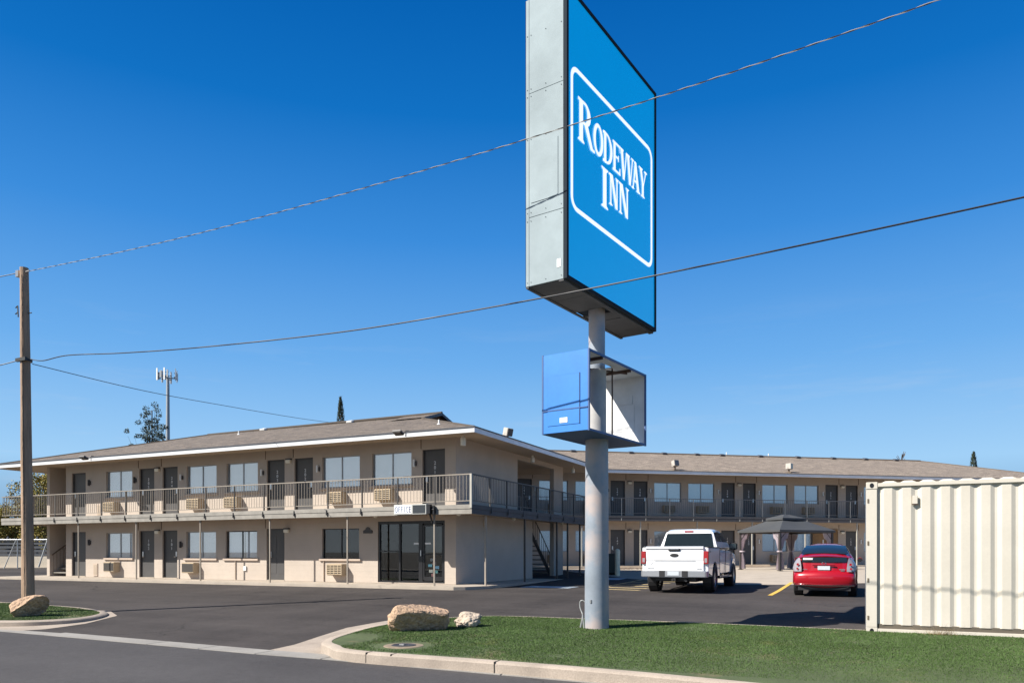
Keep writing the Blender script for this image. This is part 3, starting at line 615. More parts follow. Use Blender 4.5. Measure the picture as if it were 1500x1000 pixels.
# deck (front, near end, far end)
DX0, DX1, DY = X(-35.75), X(-11.4), -1.25
m = MB(); m.box(DX0, DX1, DY, -.002, F2-.22, F2-.002); m.box(.002, DX1, 0, 12.4, F2-.22, F2-.002); m.box(DX0, X0-.0, 0.0, 11.4, F2-.22, F2-.003); m.build('balcony_deck', SOFF, L)
m = MB(); m.box(DX0-.03, DX1+.03, DY-.035, DY-.001, F2-.29, F2-.13); m.box(DX0-.03, DX1+.03, DY-.05, DY-.001, F2-.125, F2+.012); m.box(DX0-.035, DX0-.001, DY, 11.4, F2-.29, F2+.01); bd = m.build('deck_fascia', BOARD, L)
m = MB(); m.box(DX1+.001, DX1+.035, DY, 12.4, F2-.29, F2-.13); m.box(DX1+.001, DX1+.05, DY, 12.4, F2-.125, F2+.012); m.build('deck_fascia', BOARD_SHADE, L)
m = MB(); m.box(DX0, DX1, DY, -.01, F2+.0, F2+.012); m.box(.01, DX1, -.01, 12.4, F2, F2+.012); m.box(DX0, X0-.01, -.01, 11.4, F2+.001, F2+.013); m.build('deck_surface', CONC, L)
pf = [(X(u), DY-.02, 0, -1) for u in (-33.5, -31.99, -30.48, -28.99, -27.5, -26.0, -24.51, -23.02, -21.54, -20.08, -18.6, -17.13, -15.66, -14.2, -12.73)]
railing(L, [(DX0, DY-.02), (DX1+.0, DY-.02)], F2, pf, RAILD, RAILM)
m = MB(); m.box(DX1-.03, DX1+.04, DY-.06, DY+.01, F2-.1, F2+1.0); m.build('corner_post', POSTL, L)
railing(L, [(DX1+.02, DY), (DX1+.02, 12.4)], F2, [(DX1+.02, v-22.6, 1, 0) for v in (22.65, 23.97, 25.28, 26.66, 27.99, 29.41, 30.74, 32.1, 33.4)], RAILD, RAILD)
railing(L, [(DX0, DY), (DX0, 11.4)], F2, [(DX0, y, -1, 0) for y in (.2, 2.2, 4.2, 6.2, 8.2, 10.2)], RAILD, RAILD)
for u in (-30.58, -27.0, -23.4, -19.88, -16.35, -12.82):
    m = MB(); x = X(u); m.box(x-.023, x+.023, DY+.045, DY+.091, -.03, F2-.36); m.box(x-.035, x+.035, DY+.035, DY+.105, F2-.36, F2-.22); m.build('support_post', RAILM, L)
for v in (22.53, 25.77, 29.05, 30.3, 31.84, 33.3):
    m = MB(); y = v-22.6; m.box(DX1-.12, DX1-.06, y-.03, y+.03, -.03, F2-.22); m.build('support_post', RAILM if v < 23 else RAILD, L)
# slab under the walkway
m = MB(); m.prism([(DX0-.2, 11), (DX0-.2, DY-.25), (.75, DY-.25), (1.05, DY+.0), (1.42, DY+.9), (1.42, 12.6), (-.2, 12.6), (-.2, 11)], -.32, -.005, 'z'); m.build('walkway_slab', CONC, L, bevel=.01)
# roof
ro = hip_roof(L, X(-36.2), X(-11.25), -1.35, 11.55, 5.12, 6.97, ROOF, FASC, gab=1.25, fascE=FASC2)
soffit(L, X(-36.2), X(-11.25), -1.35, 11.55, X(-34.5), 0, 0, 10.2, 4.955, .12)
def vent(root, x, y, z, h=.25, r=.04, mat=WHT):
    m = MB(); m.tube([(x, y, z-.1), (x, y, z+h)], r, 8); m.lathe([(z-.02, r*3), (z+.03, r*1.2)], 10, 'z', (x, y, 0)); m.build('roof_vent', mat, root, smooth=40)
def zroof(y, y0=-1.35, ze=5.12, s=.2868): return ze+(y-y0)*s
for (u, y) in ((-26.5, 3.9), (-13.7, .6)): vent(ro, X(u), y, zroof(y), .16, .028)
for (u, y) in ((-26.0, 5.0), (-20.9, 5.0)):
    m = MB(); z = zroof(y); m.T = Matrix.Translation((X(u), y, z+.05)) @ Matrix.Rotation(math.atan(.2868), 4, 'X'); m.box(-.16, .16, -.14, .14, -.04, .05); m.build('roof_vent', WHT, ro, bevel=.02)
mk_flood(ro, X(-11.7), 2.1, 5.18, R(70), R(-15), .85)
# eave lamps
for (x, y, h) in ((X(-12.0), -.7, .3), (.7, 5.0, .24), (.75, 9.5, .24)):
    m = MB(); m.lathe([(4.98, .05), (4.9, .05), (4.9, .09), (4.9-h+.05, .09), (4.9-h+.05, .0)], 10, 'z', (x, y, 0)); m.build('eave_lamp', LAMPG, L, smooth=40)
for (u) in (-29.6, -13.9):
    m = MB(); m.T = Matrix.Translation((X(u), -1.55, 5.02)) @ Matrix.Rotation(R(-28), 4, 'X'); m.box(-.24, .10, -.18, .06, .0, .07); m.box(-.22, .08, -.165, .045, -.02, 0); o = m.build('eave_floodlight', DFRAME, L, bevel=.01)
    m = MB(); m.tube([(X(u)+.02, -1.45, 5.06), (X(u)+.1, -1.38, 5.16), (X(u)+.16, -1.3, 5.17)], .018, 6); m.build('lamp_arm', DFRAME, o)
# deck underside lamps
for x, y in ((X(-15.3), -1.0), (X(-12.0), -1.0), (.8, 3.0), (.8, 8.0)):
    m = MB(); m.lathe([(F2-.22, .06), (F2-.3, .08), (F2-.34, .03), (F2-.34, 0)], 10, 'z', (x, y, 0)); m.build('ceiling_lamp', LAMPG, L, smooth=40)
m = MB(); m.box(.0, .03, 2.05, 2.3, 2.05, 2.3); m.build('wall_plate', SOFF, L)
# near stair bay: flight climbing in -x, treads across y
def stair(root, x0, dirx, y0, y1, n, rise, run, mat, rail=True):
    m = MB()
    for k in range(n):
        x = x0+dirx*run*k; a, b = sorted((x, x+dirx*(run-.02))); m.box(a, b, y0, y1, rise*(k+1)-.045, rise*(k+1))
    o = m.build('stair_tread', CONC, root)
    for y in (y0-.04, y1+.04):
        m = MB(); x = x0; xe = x0+dirx*run*n; m.tube([(x, y, .05), (xe, y, rise*n+.0)], .07, 4); m.build('stair_stringer', RAILD, root)
        m = MB(); m.tube([(x, y, .95), (xe, y, rise*n+.95)], .025, 6)
        for k in range(0, n, 1): m.tube([(x0+dirx*run*(k+.5), y, rise*(k+1)), (x0+dirx*run*(k+.5), y, rise*(k+1)+.85)], .01, 4)
        m.build('stair_rail', RAILD, root)
m = MB()
for k in range(13): m.box(-1.35, -.30, 9.35-k*.235-.26, 9.35-k*.235, .2*(k+1)-.05, .2*(k+1))
m.build('stair_tread', M('worn_stair', (.22, .20, .17), .8, var=.2), L)
for x in (-.27, -1.38):
    m = MB(); m.tube([(x, 9.4, .0), (x, 6.25, 2.62)], .085, 4); m.build('stair_stringer', RAILD, L)
    m = MB(); m.tube([(x, 9.3, 1.0), (x, 6.25, 3.6)], .025, 6)
    for k in range(13): m.tube([(x, 9.2-k*.235, .2*(k+1)), (x, 9.2-k*.235, .2*(k+1)+.85)], .01, 4)
    m.build('stair_rail', RAILD, L)
m = MB(); m.box(-3.6, -.2, 5.2, 6.25, F2-.15, F2-.01); m.box(-3.6, -1.5, 6.25, 9.9, F2-.15, F2-.01); m.build('landing', SOFF, L)
st = MB()
for k in range(14): st.box(X(-34.28), X(-33.2), .12+k*.26, .36+k*.26, .185*(k+1)-.045, .185*(k+1))
st.build('stair_tread', M('worn_stair', (.22, .20, .17), .8, var=.2), L)
m = MB(); m.tube([(X(-34.1), -.02, .98), (X(-34.1), 2.9, 3.05)], .03, 6)
for k in range(16): m.tube([(X(-34.1), .05+k*.16, .1+k*.115), (X(-34.1), .05+k*.16, 1.0+k*.115)], .012, 4)
m.build('stair_rail', DARKTRIM, L)
# cross-beam dark panel behind far stair


# ---- office sign hanging on the balcony edge
os_ = empty('office_sign', (-13.5, 21.22, 2.84), 0, 'small box sign reading OFFICE with an empty dark half, fixed to the balcony edge', 'sign')
m = MB(); m.box(-.72, .55, -.10, .06, 0, .34); o = m.build('sign_box', M('sign_box_grey', (.45, .45, .42), .5), os_, bevel=.01)
m = MB(); m.box(-.68, -.01, -.108, -.099, .03, .31); m.build('white_panel', WHT, os_)
m = MB(); m.box(.03, .51, -.107, -.099, .035, .305); m.build('dark_panel', M('dark_panel', (.035, .04, .045), .3), os_)
for i, ch in enumerate('OFFICE'):
    q = text_mesh(ch, .29, M('letter_blue', (.22, .27, .42) if i < 5 else (.05, .07, .18), .5), 'letter', os_, (-.61+.106*i, -.112, .075), (R(90), 0, 0), .003); q.scale = (.52, 1, 1)
m = MB(); m.box(.55, .68, -.09, .05, .02, .32); m.box(.74, .80, -.02, .06, .0, .28); m.tube([(.68, -.02, .15), (.78, 0, .15)], .03, 6); m.tube([(.62, 0, .02), (.67, .1, -.3)], .03, 6); m.build('bracket', BLK, os_)
# ================================================================ RIGHT WING (local x=s, y inward, z from slab)
RW = empty('motel_building', (-12.80, 42.03, .80), R(36.6), 'long two storey motel wing with a tan shingle roof behind the pickup and gazebo', 'motel', 'motel wings')
SA, SB = -12.0, 29.5
F2R = 2.84; WTR = 5.38; PER = 6.93
rops = []; rd = []; rwn = []
k0 = -1
nums_u = {-1: ('245', '246'), 0: ('247', '248'), 1: ('249', '250'), 2: ('251', '252'), 3: ('253', '254')}
nums_l = {-1: ('145', '146'), 0: ('147', '148'), 1: ('149', '150'), 2: ('151', '152'), 3: ('153', '154')}
for k in range(-1, 4):
    o = PER*k-.01
    for j, (a, b) in enumerate(((-.46, .42), (.95, 1.80))):
        rd.append((o+a, o+b, .02, 2.09, nums_l[k][j], j)); rd.append((o+a, o+b, F2R+.02, F2R+2.09, nums_u[k][j], j))
    for (a, b) in ((2.22, 3.90), (4.36, 6.02)):
        if not (k == 2 and False): rwn.append((o+a, o+b, .83, 2.03)); rwn.append((o+a, o+b, 3.73, 4.87))
rops = [(a, b, c, d) for a, b, c, d, *_ in rd]+[tuple(q) for q in rwn]
m = MB(); gridwall(m, SA, SB, 0, WTR, rops)
m.box(SB-.2, SB, .2, 10.2, 0, WTR); m.box(SA, SA+.2, .2, 10.2, 0, WTR); m.box(SA+.2, SB-.2, 10, 10.2, 0, WTR)
weld(m.build('wall', WALL, RW))
for (a, b, c, d, n, j) in rd: mk_door(RW, a, b, c, d, n, flip=(j == 1))
gi = 0
for (a, b, c, d) in rwn:
    mk_window(RW, a, b, c, d, sill=False, gap=(gi % 8 == 2)); gi += 1
    mk_ac(RW, (a+b)/2, c-.62, dark=False)
for k in range(-1, 4):
    o = PER*k
    for z in (2.0, F2R+1.98): mk_wlamp(RW, o+.68, z)
    for z in (1.3, F2R+1.4): mk_mailbox(RW, o+1.98, z); mk_mailbox(RW, o-.66, z)
    for q in (o+.445, o+1.81):
        for (c, d) in ((F2R+2.12, WTR-.02), (2.12, 2.48)): m = MB(); m.box(q, q+.03, -.012, 0, c, d); m.build('wall_seam', DARKTRIM, RW)
m = MB(); m.box(SA, SB+1.3, -1.3, -.002, F2R-.24, F2R-.002); m.build('balcony_deck', SOFF, RW)
m = MB(); m.box(SA, SB+1.3, -1.335, -1.301, F2R-.30, F2R-.13); m.box(SA, SB+1.3, -1.35, -1.301, F2R-.125, F2R+.0); m.build('deck_fascia', BOARD_SHADE, RW)
m = MB(); m.box(SA, SB+1.3, -1.3, -.01, F2R, F2R+.012); m.build('deck_surface', CONC, RW)
railing(RW, [(SA, -1.32), (SB+1.3, -1.32)], F2R, [(s, -1.32, 0, -1) for s in [-.29+1.445*k for k in range(-8, 22)]], POSTL, RAILR, brk=False)
for k in range(-3, 9):
    s = .87+3.45*k; m = MB(); m.box(s-.03, s+.03, -1.26, -1.2, 0, F2R-.32); m.box(s-.035, s+.035, -1.265, -1.195, F2R-.32, F2R-.24); m.build('support_post', POSTL, RW)
m = MB(); m.box(SA, SB+1.5, -1.6, -.0, -.35, -.004); m.build('walkway_slab', CONC, RW, bevel=.01)
rr = hip_roof(RW, SA-1.8, SB+1.8, -1.8, 12.0, 5.35, 7.25, ROOFR, FASC2)
soffit(RW, SA-1.8, SB+1.8, -1.8, 12.0, SA, SB, 0, 10.2, 5.185, .14)
def zr2(y): return 5.35+(y+1.8)*.2754
for s in (-1.3, .6, 2.6, 4.9, 7.2, 9.0, 11.8, 14.6, 17.3, 19.8, 22.2):
    m = MB(); z = zr2(4.85); m.T = Matrix.Translation((s, 4.85, z+.04)) @ Matrix.Rotation(math.atan(.2754), 4, 'X'); m.box(-.16, .16, -.14, .14, -.03, .09); m.build('roof_vent', DRIP, rr, bevel=.02)
for s, y in ((-.3, 1.0), (9.5, 5.2), (12.6, 5.2), (3.5, .2)): vent(rr, s, y, zr2(y), .22, .03)
mk_flood(rr, 2.9, -1.35, 5.47, R(15), R(12), 1.0); mk_flood(rr, 10.1, -1.3, 5.48, R(40), R(0), 1.0)
m = MB(); m.box(12.5, 14.2, -.06, -.02, .6, 2.2); m.build('plywood_board', M('plywood', (.22, .13, .06), .8, var=.2), RW)

# third wing far behind, mostly hidden by the container
TW = empty('motel_building', (24.5, 52.0, .80), R(12), 'distant motel wing whose grey roof shows over the shipping container', 'motel', 'motel wings')
m = MB(); gridwall(m, 0, 40, 0, WTR, [(3+6*k, 4.6+6*k, 3.7, 4.9) for k in range(6)]); m.box(0, .2, .2, 10.2, 0, WTR); m.box(39.8, 40, .2, 10.2, 0, WTR); m.box(.2, 39.8, 10, 10.2, 0, WTR); weld(m.build('wall', WALL, TW))
for k in range(6): mk_window(TW, 3+6*k, 4.6+6*k, 3.7, 4.9, sill=False)
hip_roof(TW, -1.8, 41.8, -1.8, 12, 5.35, 7.1, shingle('grey_shingles', (.17, .15, .135), (.22, .195, .17), (.15, .13, .12)), FASC2)
soffit(TW, -1.8, 41.8, -1.8, 12, 0, 40, 0, 10.2, 5.185, .14)

# wheel stops, bollard, bin
ws = MB(); ws.prism([(-.09, 0), (.09, 0), (.06, .13), (-.06, .13)], -.9, .9, 'x')
ws = ws.build('wheel_stop', M('wheel_stop_concrete', (.42, .33, .24), .9, var=.15), bevel=.01)
for i, (s, lab) in enumerate(((.3, 'concrete wheel stop left of the white pickup, near the dark rubble'), (7.6, 'concrete wheel stop beneath the left side of the gazebo'), (17.0, 'concrete wheel stop behind the red hatchback, by the container end'))):
    o = ws if i == 0 else copy_tree(ws)
    p = rwp(s, 1.9, 0); o.location = (p[0], p[1], hz(p[1])+.03); o.rotation_euler = (0, 0, R(36.6)); tag(o, lab, 'wheel stop', 'wheel stops')
def at_cam(px, dep, z):
    a = R(25); Xc = (px-750)/1100*dep; return (math.cos(a)*Xc-math.sin(a)*dep, math.sin(a)*Xc+math.cos(a)*dep, z)
bx, by, _ = at_cam(904.5, 33.5, 0)
m = MB(); m.lathe([(0, .115), (1.12, .115), (1.17, .10), (1.2, .05), (1.21, 0)], 16, 'z'); o = m.build('bollard', M('cream_bollard', (.64, .60, .44), .6, var=.1, vs=6), smooth=40); o.location = (bx, by, hz(by)); tag(o, 'cream concrete filled bollard beside the dark bin', 'bollard')
bx, by, _ = at_cam(899, 34.6, 0)
m = MB(); m.prism([(-.28, -.3), (.28, -.3), (.28, .3), (-.28, .3)], .08, .9); m.box(-.31, .31, -.33, .33, .9, .98); m.box(-.25, .25, .3, .36, .85, .93)
bn = empty('wheelie_bin', (bx, by, hz(by)), R(20), 'dark green wheeled rubbish bin standing behind the cream bollard', 'bin')
m.build('bin_body', M('dark_green_plastic', (.015, .025, .02), .5), bn, bevel=.02)
m = MB(); m.lathe([(-.3, .1), (.3, .1)], 14, 'x', (0, .28, .1)); m.build('wheel', BLK, bn)
# rubble strip in the shade by the walkway
m = MB(); rnd = random.Random(5)
for k in range(180):
    s = rnd.uniform(-1.6, 2.2); off = rnd.uniform(1.9, 3.0); p = rwp(s, off, 0); r = rnd.uniform(.03, .10); z = hz(p[1])
    vs = [(p[0]+r*math.cos(t)*rnd.uniform(.6, 1.2), p[1]+r*math.sin(t)*rnd.uniform(.6, 1.2), z+.0) for t in (0, 1.26, 2.5, 3.8, 5.0)]; a = len(m.v)
    m.add(vs+[(p[0], p[1], z+r*.8)], [(i, (i+1) % 5, 5) for i in range(5)])
tag(m.build('gravel', M('rubble', (.10, .075, .06), .9, var=.4, vs=5)), 'dark brown stones lying by the walkway left of the pickup', 'stones', kind='stuff')

# ================================================================ TALL SIGN
sg = empty('pylon_sign', (-4.356, 12.975, .19), R(-9.12), 'tall grey pole carrying the blue inn sign and an empty blue cabinet below it', 'pylon sign')
# local: +y = along the face, +x = face normal (away from the lit narrow side is +y)
PAINT = M('grey_pole_paint', (.225, .26, .305), .5, var=.16, vs=1.6, fine=.03, fs=30)
n_, L_ = nodes(PAINT)
# worn patches with a pinkish primer
tc = n_.new('ShaderNodeTexCoord'); nn = n_.new('ShaderNodeTexNoise'); nn.inputs['Scale'].default_value = 1.5; nn.inputs['Detail'].default_value = 5; L_.new(tc.outputs['Object'], nn.inputs['Vector'])
mr = n_.new('ShaderNodeMapRange'); mr.inputs[1].default_value = .47; mr.inputs[2].default_value = .62; L_.new(nn.outputs['Fac'], mr.inputs[0])
mx = n_.new('ShaderNodeMixRGB'); mx.inputs[2].default_value = (.38, .325, .31, 1); L_.new(mr.outputs[0], mx.inputs[0]); b_ = n_['Principled BSDF']; src = b_.inputs['Base Color'].links[0].from_socket; L_.new(src, mx.inputs[1]); L_.new(mx.outputs[0], b_.inputs['Base Color'])
m = MB(); m.lathe([(-.3, .222), (0, .22), (3.25, .206), (3.44, .203)], 48, 'z'); m.build('lower_pole', PAINT, sg, smooth=40)
m = MB(); m.lathe([(3.43, .150), (5.7, .148), (10.2, .148)], 40, 'z'); m.lathe([(3.40, .205), (3.435, .205), (3.435, .15)], 40, 'z'); m.build('upper_pole', PAINT, sg, smooth=40)
CAB = M('sign_cabinet_metal', (.29, .345, .365), .85, var=.12, vs=1.5, spec=.15); CABD = M('sign_frame_dark', (.022, .030, .040), .85, var=.1, spec=.1)
z0, z1 = 5.76, 10.46; A, B = 1.76, .382
und = M('sign_underside', (.07, .07, .075), .8, var=.25, vs=2)
m = MB(); m.box(-B+.01, B-.04, -A+.02, A-.02, z0+.03, z1-.03); cab = m.build('sign_cabinet', CABD, sg)
m = MB()
m.box(-B, -B+.06, -A-.004, -A+.02, z0, z1); m.box(-B+.064, B-.055, -A-.004, -A+.02, z0, z0+1.12); m.box(-B+.064, B-.055, -A-.004, -A+.02, z0+1.126, z1-1.55); m.box(-B+.064, B-.055, -A-.004, -A+.02, z1-1.545, z1)
m.build('end_panel', CAB, sg, bevel=.003)
m = MB(); m.box(-B+.1, B-.15, -A-.012, -A-.005, z0+1.35, z0+2.3); o = m.build('access_panel', CAB, sg, bevel=.003)
m = MB(); m.box(B-.17, B-.10, -A-.010, -A-.005, z0+.2, z0+.33); m.build('small_plate', WHT, sg)
m = MB()
for z in (z0+.06, z0+1.06, z0+1.2, z0+2.4, z1-1.6, z1-1.48, z1-.6):
    for x in (-B+.03, -B+.1, 0, B-.09): m.lathe([(-A-.009, .009), (-A-.004, .009)], 8, 'y', (x, 0, z))
m.build('rivet', CHROME, sg)
m = MB()  # dark retainer frame round the face
m.box(B-.05, B+.012, -A-.008, -A+.055, z0, z1); m.box(B-.05, B+.012, A-.055, A+.008, z0, z1); m.box(B-.05, B+.012, -A+.055, A-.055, z0, z0+.06); m.box(B-.05, B+.012, -A+.055, A-.055, z1-.06, z1)
m.box(-B-.01, -B+.03, -A-.0, -A-.002+.02, z0, z1); m.build('face_frame', CABD, sg)
m = MB(); m.box(-B, B-.05, -A+.021, -.9, z0-.006, z0+.029); m.box(-B, B-.05, -.89, -.17, z0-.006, z0+.029); m.box(-B, B-.05, .17, .55, z0+.0, z0+.029); m.box(-B, B-.05, .56, A, z0-.006, z0+.029)
m.box(B-.14, B-.051, -A, A, z0-.03, z0-.007); m.box(-B, -B+.05, -A, A, z0-.03, z0-.007); m.build('underside_panel', und, sg)
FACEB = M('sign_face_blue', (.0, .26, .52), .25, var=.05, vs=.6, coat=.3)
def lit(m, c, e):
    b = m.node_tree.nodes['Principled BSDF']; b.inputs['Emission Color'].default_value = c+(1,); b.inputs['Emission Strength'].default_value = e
lit(FACEB, (0.0, .19, .46), .45)  # emission stands in for sunlight glowing through the acrylic face
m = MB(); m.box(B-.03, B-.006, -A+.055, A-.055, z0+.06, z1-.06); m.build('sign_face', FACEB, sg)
SWH = M('sign_white', (.85, .87, .88), .4, var=.02); lit(SWH, (1, 1, 1), .40)  # same emission for sun shining through the white parts
# lettering, drawn in the face plane (a = along face, z = up)
FX = B-.004; cnt = [0]
lt = empty('lettering', (0, 0, 0)); lt.parent = sg
class Glyph:
    def __init__(s): s.m = MB()
    def poly(s, P):
        d = .006+.0006*(cnt[0] % 9); cnt[0] += 1
        n = len(P); bm = bmesh.new(); f = bm.faces.new([bm.verts.new((FX+d, a, b)) for a, b in P]); r = bmesh.ops.triangulate(bm, faces=[f], ngon_method='EAR_CLIP'); bm.verts.index_update()
        s.m.add([tuple(v.co) for v in bm.verts], [tuple(v.index for v in f.verts) for f in bm.faces]); bm.free()
    def ring(s, cx, cz, ro, zo, ri, zi, t0=0, t1=360, n=28):
        d = .006+.0006*(cnt[0] % 9); cnt[0] += 1; vs = []; fs = []
        for k in range(n+1):
            t = R(t0+(t1-t0)*k/n); vs += [(FX+d, cx+ro*math.cos(t), cz+zo*math.sin(t)), (FX+d, cx+ri*math.cos(t), cz+zi*math.sin(t))]
        for k in range(n): fs.append((2*k, 2*k+1, 2*k+3, 2*k+2))
        s.m.add(vs, fs)
    def done(s): return s.m.build('letter', SWH, lt, recalc=False)
def rect(a0, a1, b0, b1): return [(a0, b0), (a1, b0), (a1, b1), (a0, b1)]
def serif(g, a, b, z, up, w=.035, h=.035): # foot serif under/over a stem from a to b
    s = 1 if up else -1
    g.poly([(a-w, z), (b+w, z), (b+w, z+s*h*.5), (b, z+s*h*1.3), (a, z+s*h*1.3), (a-w, z+s*h*.5)][::s])
def G_R(x0, x1, b, t):
    w = x1-x0; g = Glyph(); st = w*.24; s0 = x0+.04; g.poly(rect(s0, s0+st, b, t)); serif(g, s0, s0+st, b, 1, .045, .045); g.poly(rect(x0, s0+.01, t-.05, t))
    mz = b+(t-b)*.45; r = (t-mz)/2; cx = s0+st+w*.10; g.poly(rect(s0+st, cx, t-.05, t)); g.poly(rect(s0+st, cx, mz, mz+.05))
    g.ring(cx, mz+r, w*.40, r, w*.40-st*.95, r-.05, -90, 90)
    g.poly([(cx-.03, mz+.03), (cx+st*.9, mz+.03), (x1-.02, b+.05), (x1+.05, b+.045), (x1+.05, b), (x1-.10, b)]); g.done()
def G_O(x0, x1, b, t):
    g = Glyph(); cx, cz = (x0+x1)/2, (b+t)/2; g.ring(cx, cz, (x1-x0)/2, (t-b)/2+.008, (x1-x0)/2*.52, (t-b)/2-.055, 0, 360, 40); g.done()
def G_D(x0, x1, b, t):
    g = Glyph(); w = x1-x0; st = w*.24; s0 = x0+.03; g.poly(rect(s0, s0+st, b, t)); cx = s0+st+.02; cz = (b+t)/2
    g.poly(rect(x0, cx, t-.04, t)); g.poly(rect(x0, cx, b, b+.04)); g.ring(cx, cz, x1-cx, (t-b)/2, x1-cx-st, (t-b)/2-.042, -90, 90); g.done()
def G_E(x0, x1, b, t):
    g = Glyph(); w = x1-x0; st = w*.27; s0 = x0+.03; g.poly(rect(s0, s0+st, b, t)); g.poly(rect(x0, x1-.02, t-.042, t)); g.poly(rect(x0, x1, b, b+.042)); mz = (b+t)/2+.01
    g.poly(rect(s0+st, x1-.09, mz-.018, mz+.018)); g.poly(rect(x1-.10, x1-.07, mz-.055, mz+.055))
    g.poly([(x1-.05, t-.04), (x1-.02, t-.04), (x1-.01, t-.13), (x1-.03, t-.13)]); g.poly([(x1-.05, b+.04), (x1-.03, b+.13), (x1, b+.13), (x1, b+.04)]); g.done()
def G_N(x0, x1, b, t):
    g = Glyph(); w = x1-x0; th = w*.13; s0 = x0+.04; e0 = x1-.04-th; g.poly(rect(s0, s0+th, b, t)); g.poly(rect(e0, e0+th, b, t)); g.poly([(s0, t), (s0+w*.27, t), (e0+th, b), (e0+th-w*.24, b)])
    serif(g, s0, s0+th, b, 1, .04, .03); serif(g, e0, e0+th, t, 0, .04, .03); g.poly(rect(x0-.01, s0+.03, t-.035, t)); g.done()
def G_I(x0, x1, b, t):
    g = Glyph(); a, c = x0+.10, x1-.10; g.poly(rect(a, c, b, t)); serif(g, a, c, b, 1, .06, .045); serif(g, a, c, t, 0, .06, .045); g.done()
def G_A(x0, x1, b, t):
    g = Glyph(); cx = (x0+x1)/2-.01; w = x1-x0; g.poly([(x0+.05, b), (x0+.085, b), (cx+.01, t-.10), (cx-.02, t), (cx-.04, t)][::-1]); g.poly([(cx-.05, t), (cx+.03, t), (x1-.03, b), (x1-.03-w*.27, b)])
    g.poly(rect(x0+.11, x1-.12, b+.15, b+.185)); serif(g, x0+.05, x0+.085, b, 1, .045, .028); serif(g, x1-.03-w*.27, x1-.03, b, 1, .03, .028); g.done()
def G_W(x0, x1, b, t):
    g = Glyph(); w = x1-x0; q = w/2
    for k in (0, 1):
        o = x0+q*k*.93; g.poly([(o+.02, t), (o+.02+w*.17, t), (o+q*.58+.03, b), (o+q*.58-.05, b)]); g.poly([(o+q*.58-.02, b), (o+q*.58+.02, b), (o+q*1.02, t), (o+q*1.02-.035, t)])
        g.poly(rect(o-.02, o+.04+w*.17, t-.032, t))
    g.poly(rect(x1-.10, x1+.02, t-.032, t)); g.done()
def G_Y(x0, x1, b, t):
    g = Glyph(); w = x1-x0; cx = (x0+x1)/2; st = w*.24; mz = b+(t-b)*.45; g.poly(rect(cx-st/2, cx+st/2, b, mz+.02)); serif(g, cx-st/2, cx+st/2, b, 1, .04, .03)
    g.poly([(x0+.02, t), (x0+.02+w*.28, t), (cx+st/2, mz), (cx-st/2, mz)]); g.poly([(cx+st/2-.03, mz-.02), (cx+st/2, mz), (x1-.02, t), (x1-.06, t)]); g.poly(rect(x0-.01, x0+.06+w*.28, t-.03, t)); g.poly(rect(x1-.11, x1+.02, t-.03, t)); g.done()
zb = -.19  # world z to local z
G_R(-1.38, -.86, 8.33+zb, 9.03+zb)
b_, t_ = 8.36+zb, 8.89+zb
G_O(-.86, -.50, b_, t_); G_D(-.50, -.14, b_, t_); G_E(-.13, .18, b_, t_); G_W(.17, .72, b_, t_); G_A(.64, 1.03, b_, t_); G_Y(.97, 1.32, b_, t_)
G_I(-.60, -.27, 7.56+zb, 8.25+zb); G_N(-.27, .10, 7.70+zb, 8.25+zb); G_N(.12, .53, 7.70+zb, 8.25+zb)
# rounded border
g = MB(); P1 = []; P2 = []; r = .22; tk = .075; d = FX+.003
bx0, bx1, bz0, bz1 = -1.62, 1.60, 7.12+zb, 9.46+zb
for (cx, cz, t0) in ((bx1-r, bz1-r, 0), (bx0+r, bz1-r, 90), (bx0+r, bz0+r, 180), (bx1-r, bz0+r, 270)):
    for k in range(9):
        t = R(t0+k*90/8); P1.append((d, cx+r*math.cos(t), cz+r*math.sin(t))); P2.append((d, cx+(r-tk)*math.cos(t), cz+(r-tk)*math.sin(t)))
n = len(P1); g.add(P1+P2, [(i, (i+1) % n, n+(i+1) % n, n+i) for i in range(n)]); g.build('border', SWH, lt, recalc=False)
# lower empty cabinet
c0, c1 = 3.43, 4.77; a, b = 1.14, .445
BLUE = M('cabinet_blue_paint', (.025, .185, .55), .45, var=.10, vs=1.2, fine=.03, fs=12); BLUED = M('cabinet_blue_edge', (.035, .09, .24), .5, var=.1)
INS = M('cabinet_inside_white', (.66, .65, .62), .7, var=.10, vs=2.5); RUST = M('rusty_steel', (.09, .05, .035), .8, var=.4, vs=4)
cb = empty('lower_cabinet', (0, 0, 0)); cb.parent = sg
m = MB(); m.box(-b, b, -a, -a+.012, c0, c1); m.build('end_panel', BLUE, cb, bevel=.003)
m = MB(); m.box(-b+.10, b-.17, -a-.008, -a-.001, c0+.12, c0+.97); m.build('access_panel', BLUE, cb, bevel=.004)
m = MB(); m.box(-b-.003, b-.01, -a-.014, -a-.009, c0+.375, c0+.392); m.box(b-.17, b-.162, -a-.012, -a-.001, c0+.12, c0+.97); m.build('seam_line', BLUED, cb)
m = MB(); m.box(-.10, .05, -a-.014, -a-.009, c0+.16, c0+.245); m.build('sticker', WHT, cb)
m = MB(); m.box(-b, b, a-.012, a, c0, c1); m.build('end_panel', INS, cb)
m = MB(); m.box(-b, b, -a+.013, -.21, c1-.012, c1-.0); m.box(-b, b, .21, a-.013, c1-.012, c1); m.box(-b, -.21, -.21, .21, c1-.012, c1); m.box(.21, b, -.21, .21, c1-.012, c1); m.build('top_panel', INS, cb)
m = MB(); m.box(-b, b, -a+.013, a-.013, c0, c0+.012); m.build('bottom_panel', BLUED, cb)
m = MB()
